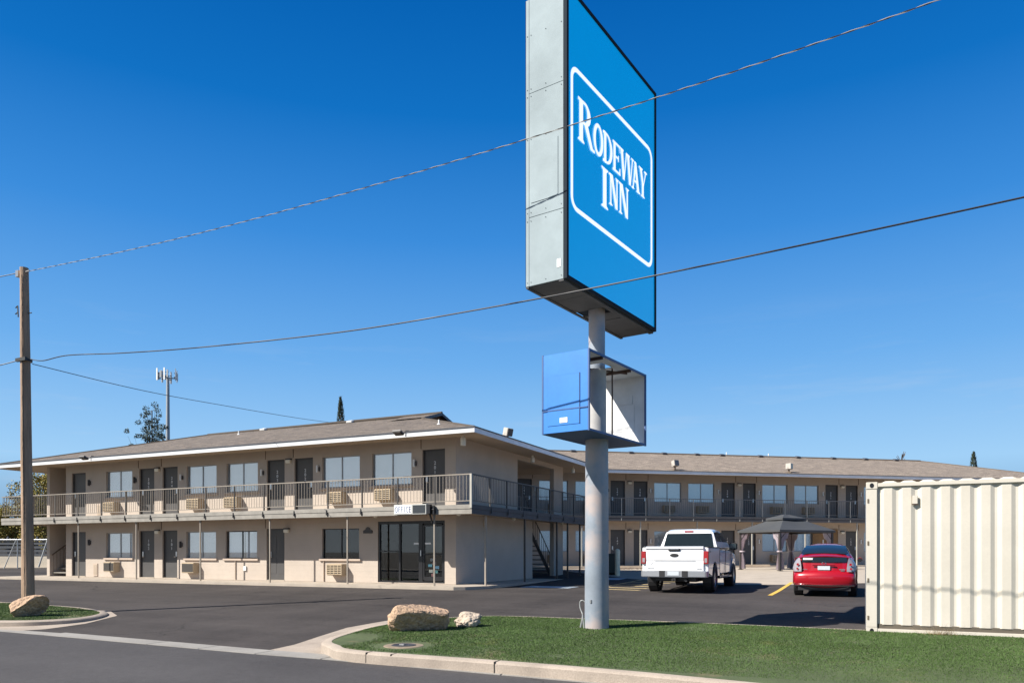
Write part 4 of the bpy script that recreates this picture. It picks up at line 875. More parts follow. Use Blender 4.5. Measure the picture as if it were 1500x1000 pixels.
for (p, q, r_, s) in ((-a-.002, a+.002, c1-.03, c1+.008), (-a-.002, a+.002, c0-.008, c0+.03)):
    for xx in (b-.012, -b-.012): m.box(xx, xx+.024, p, q, r_, s)
for yy in (-a-.004, a-.03):
    for xx in (b-.014, -b-.014): m.box(xx, xx+.028, yy, yy+.034, c0-.009, c1+.009)
m.build('cabinet_frame', BLUED, cb)
m = MB(); m.box(-b+.02, b-.02, -.62, -.58, c1-.06, c1-.013); m.box(-b+.02, b-.02, .5, .54, c1-.06, c1-.013); m.tube([(-.3, -.6, c1-.08), (.35, .52, c1-.08)], .018, 6); m.tube([(.21, .2, c1-.03), (.21, .2, c0+.03)], .014, 6); m.build('cabinet_brace', RUST, cb)
m = MB(); m.lathe([(c0+.03, .17), (c1-.08, .17)], 32, 'z'); m.build('pole_sleeve', M('sleeve_grey', (.42, .41, .39), .8, var=.15, vs=3), cb, smooth=40)
m = MB(); m.box(-.12, .18, a-.026, a-.013, c0+.82, c0+.98); m.box(-.18, .22, a-.018, a-.013, c0+.3, c0+.8); m.build('inner_box', INS, cb, bevel=.003)
# conduit at the pole foot
CON = M('conduit_grey', (.26, .27, .27), .5, metal=.2)
m = MB(); m.tube(qc([(-.21, -.06, .50), (-.25, -.08, .53), (-.29, -.09, .51), (-.30, -.09, .44), (-.28, -.10, .37), (-.25, -.11, .32), (-.22, -.13, .26), (-.17, -.17, .02)], 6), .011, 8); m.build('conduit_loop', CON, sg, smooth=50)
m = MB(); m.tube([(-.28, -.12, -.02), (-.25, -.11, .12), (-.22, -.11, .26)], .022, 8); m.box(-.46, -.30, -.2, -.1, -.01, .035); m.build('conduit_stub', CON, sg, bevel=.005)
m = MB(); m.box(-.02, .01, -.232, -.21, .5, .56); m.build('small_plate', CHROME, sg)
# ================================================================ SHIPPING CONTAINER
cz = .20; cu, cv = .06, 14.19; CL, CH, CW = 6.06, 2.59, 2.44
ct = empty('shipping_container', (cu, cv, cz), 0, 'cream corrugated steel shipping container at the right edge of the lawn', 'container')
CC = M('cream_container_paint', (.535, .495, .425), .45, var=.06, vs=1.3, fine=.02, fs=25)
n_, L_ = nodes(CC)  # sparse rust specks and dirt
tc = n_.new('ShaderNodeTexCoord'); nn = n_.new('ShaderNodeTexNoise'); nn.inputs['Scale'].default_value = 5; nn.inputs['Detail'].default_value = 9; nn.inputs['Roughness'].default_value = .8; L_.new(tc.outputs['Object'], nn.inputs['Vector'])
mr = n_.new('ShaderNodeMapRange'); mr.inputs[1].default_value = .66; mr.inputs[2].default_value = .74; L_.new(nn.outputs['Fac'], mr.inputs[0])
mx = n_.new('ShaderNodeMixRGB'); mx.inputs[2].default_value = (.30, .22, .14, 1); L_.new(mr.outputs[0], mx.inputs[0]); b_ = n_['Principled BSDF']; src = b_.inputs['Base Color'].links[0].from_socket; L_.new(src, mx.inputs[1]); L_.new(mx.outputs[0], b_.inputs['Base Color'])
def corr(x0, x1, pitch, d):  # trapezoid profile (x, depth)
    P = []; x = x0; out = False
    P.append((x, d)); 
    while x < x1:
        P += [(x+pitch*.12, d), (x+pitch*.34, 0), (x+pitch*.78, 0), (x+pitch, d)]; x += pitch
    return [(min(a, x1), b) for a, b in P if a <= x1+.001]
def side(y, s):
    P = corr(.178, CL-.2, .283, .031); m = MB(); n = len(P); z0, z1 = .17, CH-.085; vs = [(a, y+s*(.03+b), z0) for a, b in P]+[(a, y+s*(.03+b), z1) for a, b in P]
    m.add(vs, [(i, i+1, n+i+1, n+i) for i in range(n-1)]); m.build('side_panel', CC, ct)
side(0, 1); side(CW, -1)
m = MB()  # roof sheet with ribs that show over the top rail
P = corr(.2, CL-.2, .283, .03); n = len(P); vs = [(a, .05, CH+.012-b) for a, b in P]+[(a, CW-.05, CH+.012-b) for a, b in P]; vs += [(a, .01, CH-.03) for a, b in P]
m.add(vs, [(i, i+1, n+i+1, n+i) for i in range(n-1)]+[(i+1, i, 2*n+i, 2*n+i+1) for i in range(n-1)]); m.build('roof_panel', CC, ct)
for x in (0, CL-.17):
    for y in (0, CW-.16):
        for z in (0, CH-.118):
            c = MB(); c.box(x, x+.178, y, y+.162, z, z+.118); o = c.build('corner_casting', CC, ct, bevel=.006)
            h = MB(); yy = -.003 if y == 0 else CW; h.prism([(x+.089+.034*math.cos(t), z+.059+.042*math.sin(t)) for t in [k*math.pi/6 for k in range(12)]], yy, yy+.006, 'y'); h.build('casting_hole', BLK, o)
        c = MB(); c.box(x+.004, x+.174, y+.004, y+.156, .119, CH-.119); c.build('corner_post', CC, ct, bevel=.008)
        for z in (.28, .92, 1.55, 2.27):
            if x == 0 and y == 0: c = MB(); c.box(.02, .045, -.004, .002, z-.035, z+.035); c.build('lashing_slot', M('slot', (.12, .09, .06), .7), ct)
for y in (.004, CW-.06):
    m = MB(); m.box(.18, CL-.18, y, y+.056, CH-.085, CH-.02); m.build('top_rail', CC, ct, bevel=.006)
    m = MB(); m.box(.18, CL-.18, y+.0, y+.05, .015, .10); o = m.build('bottom_rail', CC, ct, bevel=.005); m = MB(); m.box(.18, CL-.18, y+(.04 if y < 1 else 0), y+(.06 if y < 1 else .02), .09, .18); m.build('rail_recess', M('painted_recess_shadow', (.10, .085, .065), .9, var=.2), o)  # dark strip colours in the shadow above the bottom rail
m = MB(); m.box(.02, .10, .17, CW-.17, CH-.1, CH-.01); m.box(.02, .1, .17, CW-.17, .01, .1); m.box(.03, .06, .17, CW/2-.01, .1, CH-.1); m.box(.03, .06, CW/2+.01, CW-.17, .1, CH-.1); m.build('door_panel', CC, ct)
for y in (.5, .95, 1.5, 1.95): m = MB(); m.tube([(.008, y, .05), (.008, y, CH-.05)], .017, 8); m.build('lock_bar', CHROME, ct)
m = MB(); m.box(CL-.06, CL-.03, .17, CW-.17, .1, CH-.1); m.build('end_wall', CC, ct)
m = MB(); m.box(.1, CL-.1, .1, CW-.1, .1, .16); m.build('floor', RUST, ct)
m = MB(); m.box(.70, .78, -.012, .03, 2.20, 2.34); m.build('air_vent', CC, ct, bevel=.006)
m = MB(); m.box(.695, .785, -.006, .03, 2.19, 2.205); m.build('vent_shadow_gap', RUST, ct)
# dry weed at the container foot
m = MB(); rnd = random.Random(9)
for k in range(260):
    t = rnd.uniform(0, 6.28); l = rnd.uniform(.08, .32); a = rnd.uniform(.2, 1.4); bx = rnd.gauss(0, .12); by = rnd.gauss(0, .04); p = Vector((bx, by, 0)); q = p+Vector((math.cos(t)*math.cos(a)*l*1.6, math.sin(t)*math.cos(a)*l*.5, math.sin(a)*l)); w_ = Vector((.003, .003, 0))
    m.add([p-w_, p+w_, q], [(0, 1, 2)])
o = m.build('dry_weed', M('dry_straw', (.42, .30, .15), .9, var=.3, vs=9), recalc=False); o.location = (1.17, 14.08, .19); tag(o, 'dry straw coloured weed growing against the container bottom rail', 'weed')

# ================================================================ UTILITY POLE AND WIRES
WOOD = M('weathered_pole_wood', (.33, .225, .15), .9, var=.35, vs=3, bump=.02, bs=25)
n_, L_ = nodes(WOOD); 
for q in [x for x in n_ if x.type == 'TEX_NOISE']:
    mp = n_.new('ShaderNodeMapping'); mp.inputs['Scale'].default_value = (1, 1, .08); tcx = [x for x in n_ if x.type == 'TEX_COORD'][0]; L_.new(tcx.outputs['Object'], mp.inputs[0]); L_.new(mp.outputs[0], q.inputs['Vector']); q.inputs['Scale'].default_value *= 3
up_ = empty('utility_pole', (-18.2, 11.47, .14), 0, 'weathered wooden utility pole leaning slightly left behind the left boulder', 'utility pole')
m = MB(); N = 24; vs = []; fs = []; H_ = 8.32; rnd = random.Random(3)
for i in range(29):
    z = H_*i/28; r = .140-.046*i/28
    for k in range(N):
        t = 2*math.pi*k/N; rr_ = r*(1+.04*noise.noise(Vector((math.cos(t)*1.5, math.sin(t)*1.5, z*.6)))+.025*noise.noise(Vector((math.cos(t)*6, math.sin(t)*6, z*.9)))); vs.append((-.115*z/H_+rr_*math.cos(t), -.03*z/H_+rr_*math.sin(t), z-.02))
for i in range(28):
    for k in range(N): fs.append((i*N+k, i*N+(k+1) % N, (i+1)*N+(k+1) % N, (i+1)*N+k))
fs.append(tuple(range(28*N, 29*N))); m.add(vs, fs); m.build('shaft', WOOD, up_, smooth=50)
IRON = M('dark_iron', (.05, .05, .05), .5, metal=.5)
m = MB(); m.tube([(-.30, -.05, 8.17), (.12, -.05, 8.19)], .018, 6); m.box(-.34, -.24, -.1, 0, 8.1, 8.25); m.build('top_bracket', CHROME, up_)
m = MB(); m.tube([(-.32, -.1, 7.35), (-.2, -.13, 7.37), (-.18, -.13, 7.1)], .015, 6); m.tube([(-.33, -.1, 7.2), (-.2, -.12, 7.22)], .015, 6); m.tube([(0, .0, 7.2), (.12, 0, 7.2)], .012, 6); m.build('step_bracket', IRON, up_)
m = MB(); m.lathe([(6.04, .145), (6.1, .145)], 20, 'z', (-.08, -.02, 0)); m.box(-.25, .12, -.16, -.1, 6.03, 6.11); m.build('pole_band', IRON, up_)
m = MB(); m.tube([(.05, -.12, 0), (.0, -.13, 4), (-.06, -.12, 8.1)], .008, 5); m.build('ground_wire', IRON, up_)
def wy(u): return 11.47-(u+18.2)*.0626
BLKW = M('black_cable', (.03, .03, .035), .5); GRYW = M('bare_strand', (.55, .53, .50), .4, metal=.4)
def sagw(pts): return [(u, wy(u), z) for u, z in pts]
W1 = qc(sagw([(-18.3, 8.36), (-14.6, 8.14), (-11.5, 8.02), (-8.25, 7.97), (-4.03, 7.99), (-.5, 8.11), (3, 8.35), (8, 8.85), (14, 9.7)]), 60)
L0 = 0; A1 = []; A2 = []; prev = None
for p in W1:
    if prev: L0 += (Vector(p)-Vector(prev)).length
    prev = p; t = L0*2*math.pi/.42; A1.append((p[0], p[1]+.0052*math.cos(t), p[2]+.0052*math.sin(t))); A2.append((p[0], p[1]-.0052*math.cos(t), p[2]-.0052*math.sin(t)))
wr = empty('overhead_wire', (-18.3, 11.47, 8.36), 0, 'upper overhead wire, twisted from a pale and a dark strand, crossing the sign', 'wire', 'overhead wires')
for A_, mt, r in ((A1, GRYW, .0055), (A2, BLKW, .0052)):
    m = MB(); m.tube([(a+18.3, b-11.47, c-8.36) for a, b, c in A_], r, 5); m.build('wire_strand', mt, wr, smooth=60)
def wire(pts, r, lab, n=12, mat=BLKW):
    m = MB(); P = qc(pts, n); o = P[0]; m.tube([(a-o[0], b-o[1], c-o[2]) for a, b, c in P], r, 6); w_ = m.build('overhead_wire', mat, smooth=60); w_.location = o; return tag(w_, lab, 'wire', 'overhead wires')
wire(sagw([(-18.15, 6.24), (-17.6, 6.13), (-16.59, 6.13), (-14.6, 5.93), (-11.99, 5.72), (-8.42, 5.52), (-5.58, 5.48), (-2.65, 5.51), (1.67, 5.64), (6, 5.85), (14, 6.5)]), .0115, 'lower thick cable running from the pole band across the sign bottom')
wire([(-18.1, 11.5, 6.12), (-19.2, 15.5, 6.35), (-20.3, 20, 6.75), (-21.0, 24, 7.08), (-21.7, 27.6, 7.45)], .009, 'service wire dropping from the pole to the motel roof ridge')
wire([(-18.5, 11.45, 8.36), (-20, 11.1, 8.2), (-24, 10.5, 7.9), (-32, 9.2, 7.9)], .010, 'short upper wire leaving the pole top to the left')
wire([(-18.25, 11.4, 6.24), (-18.9, 11.2, 6.1), (-20, 10.9, 5.95), (-24, 10.3, 5.7), (-32, 9, 5.7)], .0115, 'short lower cable leaving the pole band to the left')

# ================================================================ BOULDERS
ROCKM = M('sandstone', (.42, .285, .19), .95, var=.25, vs=3, fine=.25, fs=26, bump=.05, bs=14)
def rock(name, loc, dims, seed, lab, rz=0, cut=None, wc=None, sq=1, amp=.22, mat=ROCKM, lean=0, group='boulders on the lawns'):
    bm = bmesh.new(); bmesh.ops.create_icosphere(bm, subdivisions=5, radius=1); so_ = Vector((seed*3.1, seed*1.7, seed))
    rnd = random.Random(seed); planes = []
    for k in range(9):
        d = Vector((rnd.gauss(0, 1), rnd.gauss(0, 1), rnd.gauss(0, .8))).normalized(); planes.append((d, rnd.uniform(.68, .9)))
    if cut: planes += cut
    for v in bm.verts:
        p = v.co.copy()
        if sq != 1: p = Vector([math.copysign(abs(c)**sq, c) for c in p])
        for d, h in planes:
            d = Vector(d).normalized(); e = p.dot(d)-h
            if e > 0: p -= d*e*.88
        nn = p.normalized(); q = p*1.4+so_
        p += nn*(amp*.5*noise.noise(q)+amp*.28*noise.noise(q*2.7)+amp*.20*abs(noise.noise(q*6))+amp*.10*noise.noise(q*15))
        p.x += lean*p.z
        p = Vector((p.x*dims[0], p.y*dims[1], p.z*dims[2])); p = Vector((p.x*math.cos(rz)-p.y*math.sin(rz), p.x*math.sin(rz)+p.y*math.cos(rz), p.z))
        for d, h in (wc or []):
            d = Vector(d).normalized(); e = p.dot(d)-h-.02*noise.noise(p*9+so_)
            if e > 0: p -= d*e*.97
        v.co = p
    zmin = min(v.co.z for v in bm.verts)
    for v in bm.verts: v.co.z -= zmin*.72
    for v in bm.verts:
        if v.co.z < -.03: v.co.z = -.03
    me = bpy.data.meshes.new(name); bm.to_mesh(me); bm.free(); me.materials.append(mat); me.polygons.foreach_set('use_smooth', [True]*len(me.polygons)); me.set_sharp_from_angle(angle=R(38))
    o = bpy.data.objects.new(name, me); COL.objects.link(o); o.location = loc; tag(o, lab, 'boulder', group); return o
rock('boulder', (-7.20, 11.50, .17), (.53, .36, .33), 4, 'large tan boulder with a flat shaded front, left of the small pale rock', rz=R(28), sq=.62, wc=[((.52, -.62, -.50), .17), ((.25, 0, 1), .20)], amp=.16)
rock('boulder', (-6.66, 12.35, .21), (.27, .22, .155), 11, 'small pale pitted rock right of the large boulder', rz=R(20), amp=.4, mat=M('pale_stone', (.44, .36, .285), .95, var=.2, vs=4, fine=.2, fs=25, bump=.04, bs=16))
rock('boulder', (-17.2, 10.85, .13), (.44, .34, .28), 23, 'tan boulder leaning to the right in front of the wooden utility pole', rz=R(20), wc=[((.75, -.35, -.55), .12)], amp=.20, lean=.45)
# manhole
mh = empty('valve_cover', (-6.36, 9.72, .168), 0, 'round dark utility cover in bare soil near the tip of the right lawn', 'utility cover')
m = MB(); m.lathe([(-.02, .19), (.012, .19), (.018, .17), (.012, .16), (.012, 0)], 28, 'z'); m.build('lid', M('cast_iron', (.06, .06, .065), .6, metal=.4, bump=.004, bs=50), mh, smooth=40)
m = MB(); m.lathe([(-.02, .33), (.006, .30), (.008, .19)], 28, 'z'); m.build('soil_ring', M('bare_soil', (.22, .17, .12), .95, var=.25, vs=8, fine=.2), mh, smooth=40)
m = MB(); m.box(-.05, .03, -.05, .02, .015, .03); m.build('lid_tab', CHROME, mh)
# utility hardware done

# ================================================================ VEHICLES
def ploft(m, prof, ts, closed=True):
    """prof: [(y,z,halfwidth)] ring; ts: [(t, inset)] lateral stations from 0 to 1"""
    n = len(prof); cy = sum(p[0] for p in prof)/n; czz = sum(p[1] for p in prof)/n
    st = [(-t, i) for t, i in reversed(ts) if t > 0]+list(ts); vs = []; N = []
    for i in range(n):
        a, b = prof[i-1], prof[(i+1) % n]; d = Vector((b[0]-a[0], b[1]-a[1])); d = d.normalized() if d.length else Vector((0, 1)); N.append(Vector((d.y, -d.x)))
    A = sum(prof[i][0]*prof[(i+1) % n][1]-prof[(i+1) % n][0]*prof[i][1] for i in range(n)); sg_ = 1 if A > 0 else -1
    for (t, ins) in st:
        for i, (y, z, w_) in enumerate(prof): q = N[i]*sg_*ins; vs.append((w_*t, y-q.x, z-q.y))
    fs = []
    for s in range(len(st)-1):
        for i in range(n): fs.append((s*n+i, s*n+(i+1) % n, (s+1)*n+(i+1) % n, (s+1)*n+i))
    bm = bmesh.new()
    for s, rev in ((0, False), (len(st)-1, True)):
        f = bm.faces.new([bm.verts.new((0, p[1], p[2])) for p in [vs[s*n+i] for i in range(n)]]); r = bmesh.ops.triangulate(bm, faces=[f], ngon_method='EAR_CLIP'); bm.verts.index_update()
        fs += [tuple(s*n+v.index for v in (ff.verts if not rev else reversed(list(ff.verts)))) for ff in r['faces']]; bm.clear()
    bm.free(); return m.add(vs, fs)
TS = [(0, 0), (.6, .004), (.85, .012), (.95, .03), (.985, .055), (1.0, .085)]
WHITE = M('white_car_paint', (.78, .79, .80), .25, var=.01, coat=1.0); RED = M('red_car_paint', (.36, .004, .014), .28, metal=.15, var=.03, coat=1.0)
TYRE = M('tyre_rubber', (.02, .02, .02), .8, var=.2); RIM = M('alloy_rim', (.45, .45, .46), .3, metal=.8); CGL = M('car_glass', (.012, .018, .020), .05, var=.1, spec=.8); TAILR = M('tail_light_red', (.30, .006, .01), .15, coat=1, var=.1); CLR = M('clear_lens', (.28, .26, .28), .12, coat=1, var=.15, vs=12); BLKP = M('black_plastic', (.02, .02, .022), .5); CHR = M('chrome', (.62, .62, .64), .18, metal=1, var=.02); PLATE = M('licence_plate', (.50, .54, .58), .4, var=.05, vs=20)
def wheel(root, x, y, r, w_, side_, rim=RIM):
    m = MB(); a = w_/2; m.lathe([(-a, r*.62), (-a, r*.9), (-a*.8, r*.985), (-a*.4, r), (a*.4, r), (a*.8, r*.985), (a, r*.9), (a, r*.62), (a*.6, r*.6)], 28, 'x', (x, y, r))
    o = m.build('wheel', TYRE, root, smooth=35)
    g = MB(); s = side_; c = (x, y, r); g.lathe([(s*a*.9, r*.64), (s*a*.75, r*.58), (s*a*.3, r*.55)], 28, 'x', c); g.lathe([(s*a*.75, r*.16), (s*a*.75, 0)], 14, 'x', c)
    for k in range(6):
        t = 2*math.pi*k/6; d = Vector((0, math.cos(t), math.sin(t))); nn = Vector((0, -math.sin(t), math.cos(t))); p = Vector(c)
        q = [p+d*r*.1-nn*.05*r, p+d*r*.1+nn*.05*r, p+d*r*.62+nn*.10*r, p+d*r*.62-nn*.10*r]; x0, x1 = sorted((s*a*.55, s*a*.8))
        g.add([(v.x+x0, v.y, v.z) for v in q]+[(v.x+x1, v.y, v.z) for v in q], [(0, 1, 2, 3), (7, 6, 5, 4), (0, 4, 5, 1), (1, 5, 6, 2), (2, 6, 7, 3), (3, 7, 4, 0)])
    g.build('rim', rim, o, smooth=35); return o
def arch(cy, cz_, r, n=12, a0=200, a1=-20): # points going front->rear over a wheel opening (top)
    return [(cy+r*math.cos(R(a0+(a1-a0)*k/n)), cz_+r*math.sin(R(a0+(a1-a0)*k/n))) for k in range(n+1)]
# ---- pickup: local y forward from the rear bumper, x right
tv = 22.0; tz = hz(24.5)
tk = empty('pickup_truck', (-5.02, tv+.05, tz), 0, 'white crew cab pickup truck seen from behind, parked left of the gazebo', 'pickup truck')
RA, FA, WR = 1.15, 4.83, .415
def wprof(P, f): return [(y, z, f(y, z)) for y, z in P]
def wf(y, z): return .985-(.03 if z < .55 else 0)-(max(0, y-4.9)*.10)-(max(0, z-1.0)*.06)
bot = arch(RA, WR, .50, 12, 188, -8)
# cab + front body
prof = [(1.98, .48)]+[(FA-.52, .48)]+arch(FA, WR, .50, 12, 172, 8)+[(5.7, .42), (5.82, .55), (5.86, .9), (5.78, 1.12), (5.5, 1.20), (4.25, 1.27), (3.9, 1.29), (1.98, 1.30)]
m = MB(); ploft(m, wprof(prof, wf), TS); m.build('cab_body', WHITE, tk, smooth=40)
# bed: two sides with arches + floor, open above
for s in (-1, 1):
    P = [(.10, .60), (RA-.51, .52)]+arch(RA, WR, .50, 12, 172, 8)+[(1.94, .48), (1.94, 1.345), (.10, 1.345)]
    m = MB(); xo, xi = .985, .84
    ring = [(xi, 0), (xo-.05, 0), (xo-.012, .02), (xo, .06)]
    bm = bmesh.new(); 
    vs = []; n = len(P)
    cy = 1.0; czz = 1.0
    for x, ins in ((xi, 0), (xo-.05, 0), (xo-.012, .015), (xo, .045)):
        for (y, z) in P: vs.append((s*x, y+(ins if y < .2 else (-ins*.1 if y > 1.9 else 0)), z-(ins if z > 1.3 else 0)))
    fs = []
    for k in range(3):
        for i in range(n): fs.append((k*n+i, k*n+(i+1) % n, (k+1)*n+(i+1) % n, (k+1)*n+i))
    bm.free(); m.add(vs, fs)
    for k in (0, 3):
        B_ = [vs[k*n+i] for i in range(n-2)]; tz_ = vs[k*n+n-1][2]
        q = [(p[0], p[1], p[2]) for p in B_]+[(p[0], p[1], tz_) for p in B_]; N_ = len(B_); m.add(q, [(i, i+1, N_+i+1, N_+i) for i in range(N_-1)])
    m.build('bed_side', WHITE, tk, smooth=14)
    for yy in (RA, FA): a = MB(); a.lathe([(s*.70, .46), (s*.95, .49)], 24, 'x', (0, yy, WR)); a.build('wheel_well', BLKP, tk)
    c = MB(); c.box(min(s*.86, s*.985), max(s*.86, s*.985), .12, 1.93, 1.345, 1.365); c.build('bed_rail_cap', BLKP, tk, bevel=.004)
m = MB(); m.box(-.84, .84, .15, 1.94, .72, .76); m.box(-.84, .84, 1.90, 1.96, .76, 1.33); m.build('bed_floor', BLKP, tk)
# tailgate with top spoiler lip and pressed panel
m = MB(); tgp = [(.14, .66), (.045, .66), (.035, .80), (.055, .95), (.038, .99), (.035, 1.20), (.05, 1.27), (.01, 1.31), (.012, 1.355), (.05, 1.375), (.14, 1.375)]
m.add([(-.845, y, z) for y, z in tgp]+[(.845, y, z) for y, z in tgp], [tuple(range(11)), tuple(range(21, 10, -1))]+[(i, (i+1) % 11, 11+(i+1) % 11, 11+i) for i in range(11)]); m.build('tailgate', WHITE, tk, smooth=30)
m = MB(); m.box(-.17, .17, .0, .04, 1.235, 1.335); o = m.build('tailgate_handle', BLKP, tk, bevel=.015)
m = MB(); m.box(-.14, .14, -.008, 0.0, 1.29, 1.32); m.build('handle_lever', CHR, o)
m = MB(); m.lathe([(.018, .0), (.020, .10), (.036, .115)], 28, 'y', (0, 0, 0)); m.v = [(x*1.15, y, z*.46+1.115) for x, y, z in m.v]; m.build('emblem', BLKP, tk, smooth=30)
m = MB(); m.box(-.60, .62, .030, .037, .955, .968); m.add([(-.62, .034, .93), (-.60, .034, .93), (-.70, .034, .82), (-.72, .034, .82)], [(0, 1, 2, 3)]); m.build('tailgate_crease', M('crease_grey', (.35, .35, .36), .4), tk)
m = MB(); m.box(.66, .80, .030, .036, .715, .735); m.build('badge', CHR, tk); m = MB(); m.box(-.80, -.60, .030, .036, .715, .73); m.build('badge', CHR, tk)
for s in (-1, 1):
    m = MB(); a, b = sorted((s*.85, s*.992)); m.box(a, b, .03, .16, .86, 1.235); o = m.build('tail_light', TAILR, tk, bevel=.012)
    m = MB(); a, b = sorted((s*.88, s*.955)); m.box(a, b, .022, .032, .90, 1.03); m.build('reverse_light', CLR, o, bevel=.004)
# bumper
BUMP = M('bumper_grey', (.42, .43, .45), .3, metal=.6, var=.05)
m = MB(); P = [(-.98, .16), (-1.0, .02), (-.93, -.07), (-.3, -.10), (.3, -.10), (.93, -.07), (1.0, .02), (.98, .16)]; m.prism(P, .47, .655, 'z'); m.build('rear_bumper', BUMP, tk, bevel=.02)
for s in (-1, 1): m = MB(); a, b = sorted((s*.25, s*.42)); m.prism([(a, .48), (b, .48), (b, .66), (a+.05*0, .66)], -.106, -.08, 'y'); m.build('bumper_step', BLKP, tk)
m = MB(); m.box(-.17, .17, -.112, -.10, .52, .645); m.build('licence_plate', PLATE, tk, bevel=.004)
m = MB(); m.box(-.06, .06, -.08, .3, .36, .45); m.lathe([(-.10, .05), (-.06, .055)], 16, 'y', (-.04, 0, .41)); m.tube([(.35, -.02, .38), (.4, 1.5, .36)], .04, 8); m.box(-.6, .6, .2, .5, .36, .47); m.build('tow_hitch', BLKP, tk)
m = MB(); m.box(-.55, .55, .5, 5.2, .32, .52); m.box(-.75, .75, 1.05, 1.25, .33, .45); m.lathe([(-.2, .16), (.2, .16)], 12, 'x', (0, 1.15, .40)); m.build('chassis', BLKP, tk)
# cabin
cabp = [(1.99, 1.29), (2.12, 1.86), (2.35, 1.945), (2.9, 1.965), (3.5, 1.94), (3.85, 1.86), (4.62, 1.29)]
def cw(y, z): return .90-(z-1.29)*.27
m = MB(); ploft(m, [(y, z, cw(y, z)) for y, z in cabp], [(0, 0), (.7, .006), (.9, .02), (.97, .04), (1, .07)]); m.build('cabin', WHITE, tk, smooth=40)
def onq(P, off, name, mat, parent, flip=False):
    m = MB(); a, b, c = (Vector(p) for p in P[:3]); nn = (b-a).cross(c-a).normalized()*(1 if not flip else -1); n = len(P)
    m.add([tuple(Vector(p)+nn*off) for p in P]+[tuple(Vector(p)-nn*.02) for p in P], [tuple(range(n)), tuple(range(2*n-1, n-1, -1))]+[(i, n+i, n+(i+1) % n, (i+1) % n) for i in range(n)]); return m.build(name, mat, parent)
onq([(-.80, 2.005, 1.35), (.80, 2.005, 1.35), (.70, 2.105, 1.80), (-.70, 2.105, 1.80)], .006, 'rear_window', CGL, tk)
m = MB(); m.box(-.14, .14, 2.10, 2.14, 1.835, 1.885); m.build('high_brake_light', TAILR, tk, bevel=.006)
for s in (-1, 1):
    fx = lambda z: s*(cw(0, z)-.015)
    for nm, ys in (('side_window', ((2.20, 2.32, 3.12, 3.12),)), ('side_window', ((3.19, 3.19, 3.80, 4.46),))):
        for q in ys:
            P = [(fx(1.31), q[0], 1.31), (fx(1.83), q[1], 1.83), (fx(1.86), q[2], 1.86), (fx(1.31), q[3], 1.31)]
            onq(P, .018, nm, CGL, tk, flip=(s < 0))
    m = MB(); a, b = sorted((s*.96, s*1.22)); m.box(a, b, 3.95, 4.06, 1.28, 1.52); o = m.build('wing_mirror', BLKP, tk, bevel=.03)
    m = MB(); a, b = sorted((s*1.0, s*1.19)); m.box(a, b, 3.943, 3.951, 1.31, 1.49); m.build('mirror_glass', CGL, o)
    for y in (2.55, 3.35): m = MB(); a, b = sorted((s*.97, s*.995)); m.box(a, b, y, y+.18, 1.08, 1.11); m.build('door_handle', WHITE, tk, bevel=.008)
    for y in (2.02, 3.14, 4.28): m = MB(); m.box(*sorted((s*.9705, s*.986)), y, y+.008, .55, 1.27); m.build('door_gap', BLKP, tk)
    m = MB(); m.tube([(s*.95, 2.0, .42), (s*.95, 4.3, .42)], .045, 8); m.build('running_board', CHR, tk)
    m = MB(); m.box(*sorted((s*.975, s*.991)), .25, .40, 1.2, 1.24); m.build('badge', BLKP, tk)
    for y in (RA, FA): wheel(tk, s*.86, y, WR, .28, s)
m = MB(); m.box(-.75, .75, 5.84, 5.88, .6, 1.0); m.build('front_grille', CHR, tk, bevel=.02)

# ---- red hatchback
rv = 22.05; rz_ = hz(24)
rc = empty('hatchback_car', (-.945, rv, rz_), 0, 'red hatchback seen from behind, parked between the gazebo and the container', 'car')
r0, r1, wr = .86, 3.56, .315
def rw_(y, z):
    w_ = .862
    if z > .62: w_ -= (z-.62)*.10
    if y < .5: w_ -= (.5-y)*.10
    if y > 3.9: w_ -= (y-3.9)*.35
    return w_
P = [(.16, .27), (r0-.39, .22)]+arch(r0, wr, .38, 12, 172, 8)+[(r1-.39, .2)]+arch(r1, wr, .38, 12, 172, 8)+[(4.3, .22), (4.42, .4), (4.40, .6), (4.2, .74), (3.5, .92), (2.5, .98), (1.2, 1.0), (.30, 1.02), (.16, .98), (.13, .72), (.04, .66), (.0, .56), (.02, .38), (.08, .3)]
m = MB(); ploft(m, [(y, z, rw_(y, z)) for y, z in P], [(0, -.05), (.35, -.035), (.6, -.012), (.78, .01), (.9, .04), (.965, .075), (1, .12)]); m.build('body', RED, rc, smooth=45)
rc.scale = (.95, 1, .97)
# greenhouse
gp = [(.22, .96), (.22, 1.13), (.6, 1.29), (1.1, 1.42), (1.7, 1.485), (2.2, 1.48), (2.7, 1.38), (3.45, .96)]
def gw(y, z): return .76-(z-.96)*.42-(max(0, .8-y)*.02)
m = MB(); ploft(m, [(y, z, gw(y, z)) for y, z in gp], [(0, -.03), (.5, -.018), (.8, .01), (.93, .035), (1, .07)]); m.build('roof_shell', RED, rc, smooth=45)
def strip(name, y_z, wfun, mat, parent, lift=.006, n=10, crown=.03):
    m = MB(); vs = []; fs = []; N = len(y_z)
    for i, (y, z) in enumerate(y_z):
        a = y_z[max(i-1, 0)]; b = y_z[min(i+1, N-1)]; d = Vector((b[0]-a[0], b[1]-a[1])).normalized(); nn = Vector((-d.y, d.x)) if d.x >= 0 else Vector((-d.y, d.x))
        w_ = wfun(y, z)
        for k in range(n+1):
            t = -1+2*k/n; q = lift+crown*(1-t*t); vs.append((w_*t, y+nn.x*q, z+nn.y*q))
    for i in range(N-1):
        for k in range(n): a = i*(n+1)+k; fs.append((a, a+1, a+n+2, a+n+1))
    m.add(vs, fs); return m.build(name, mat, parent, smooth=60)
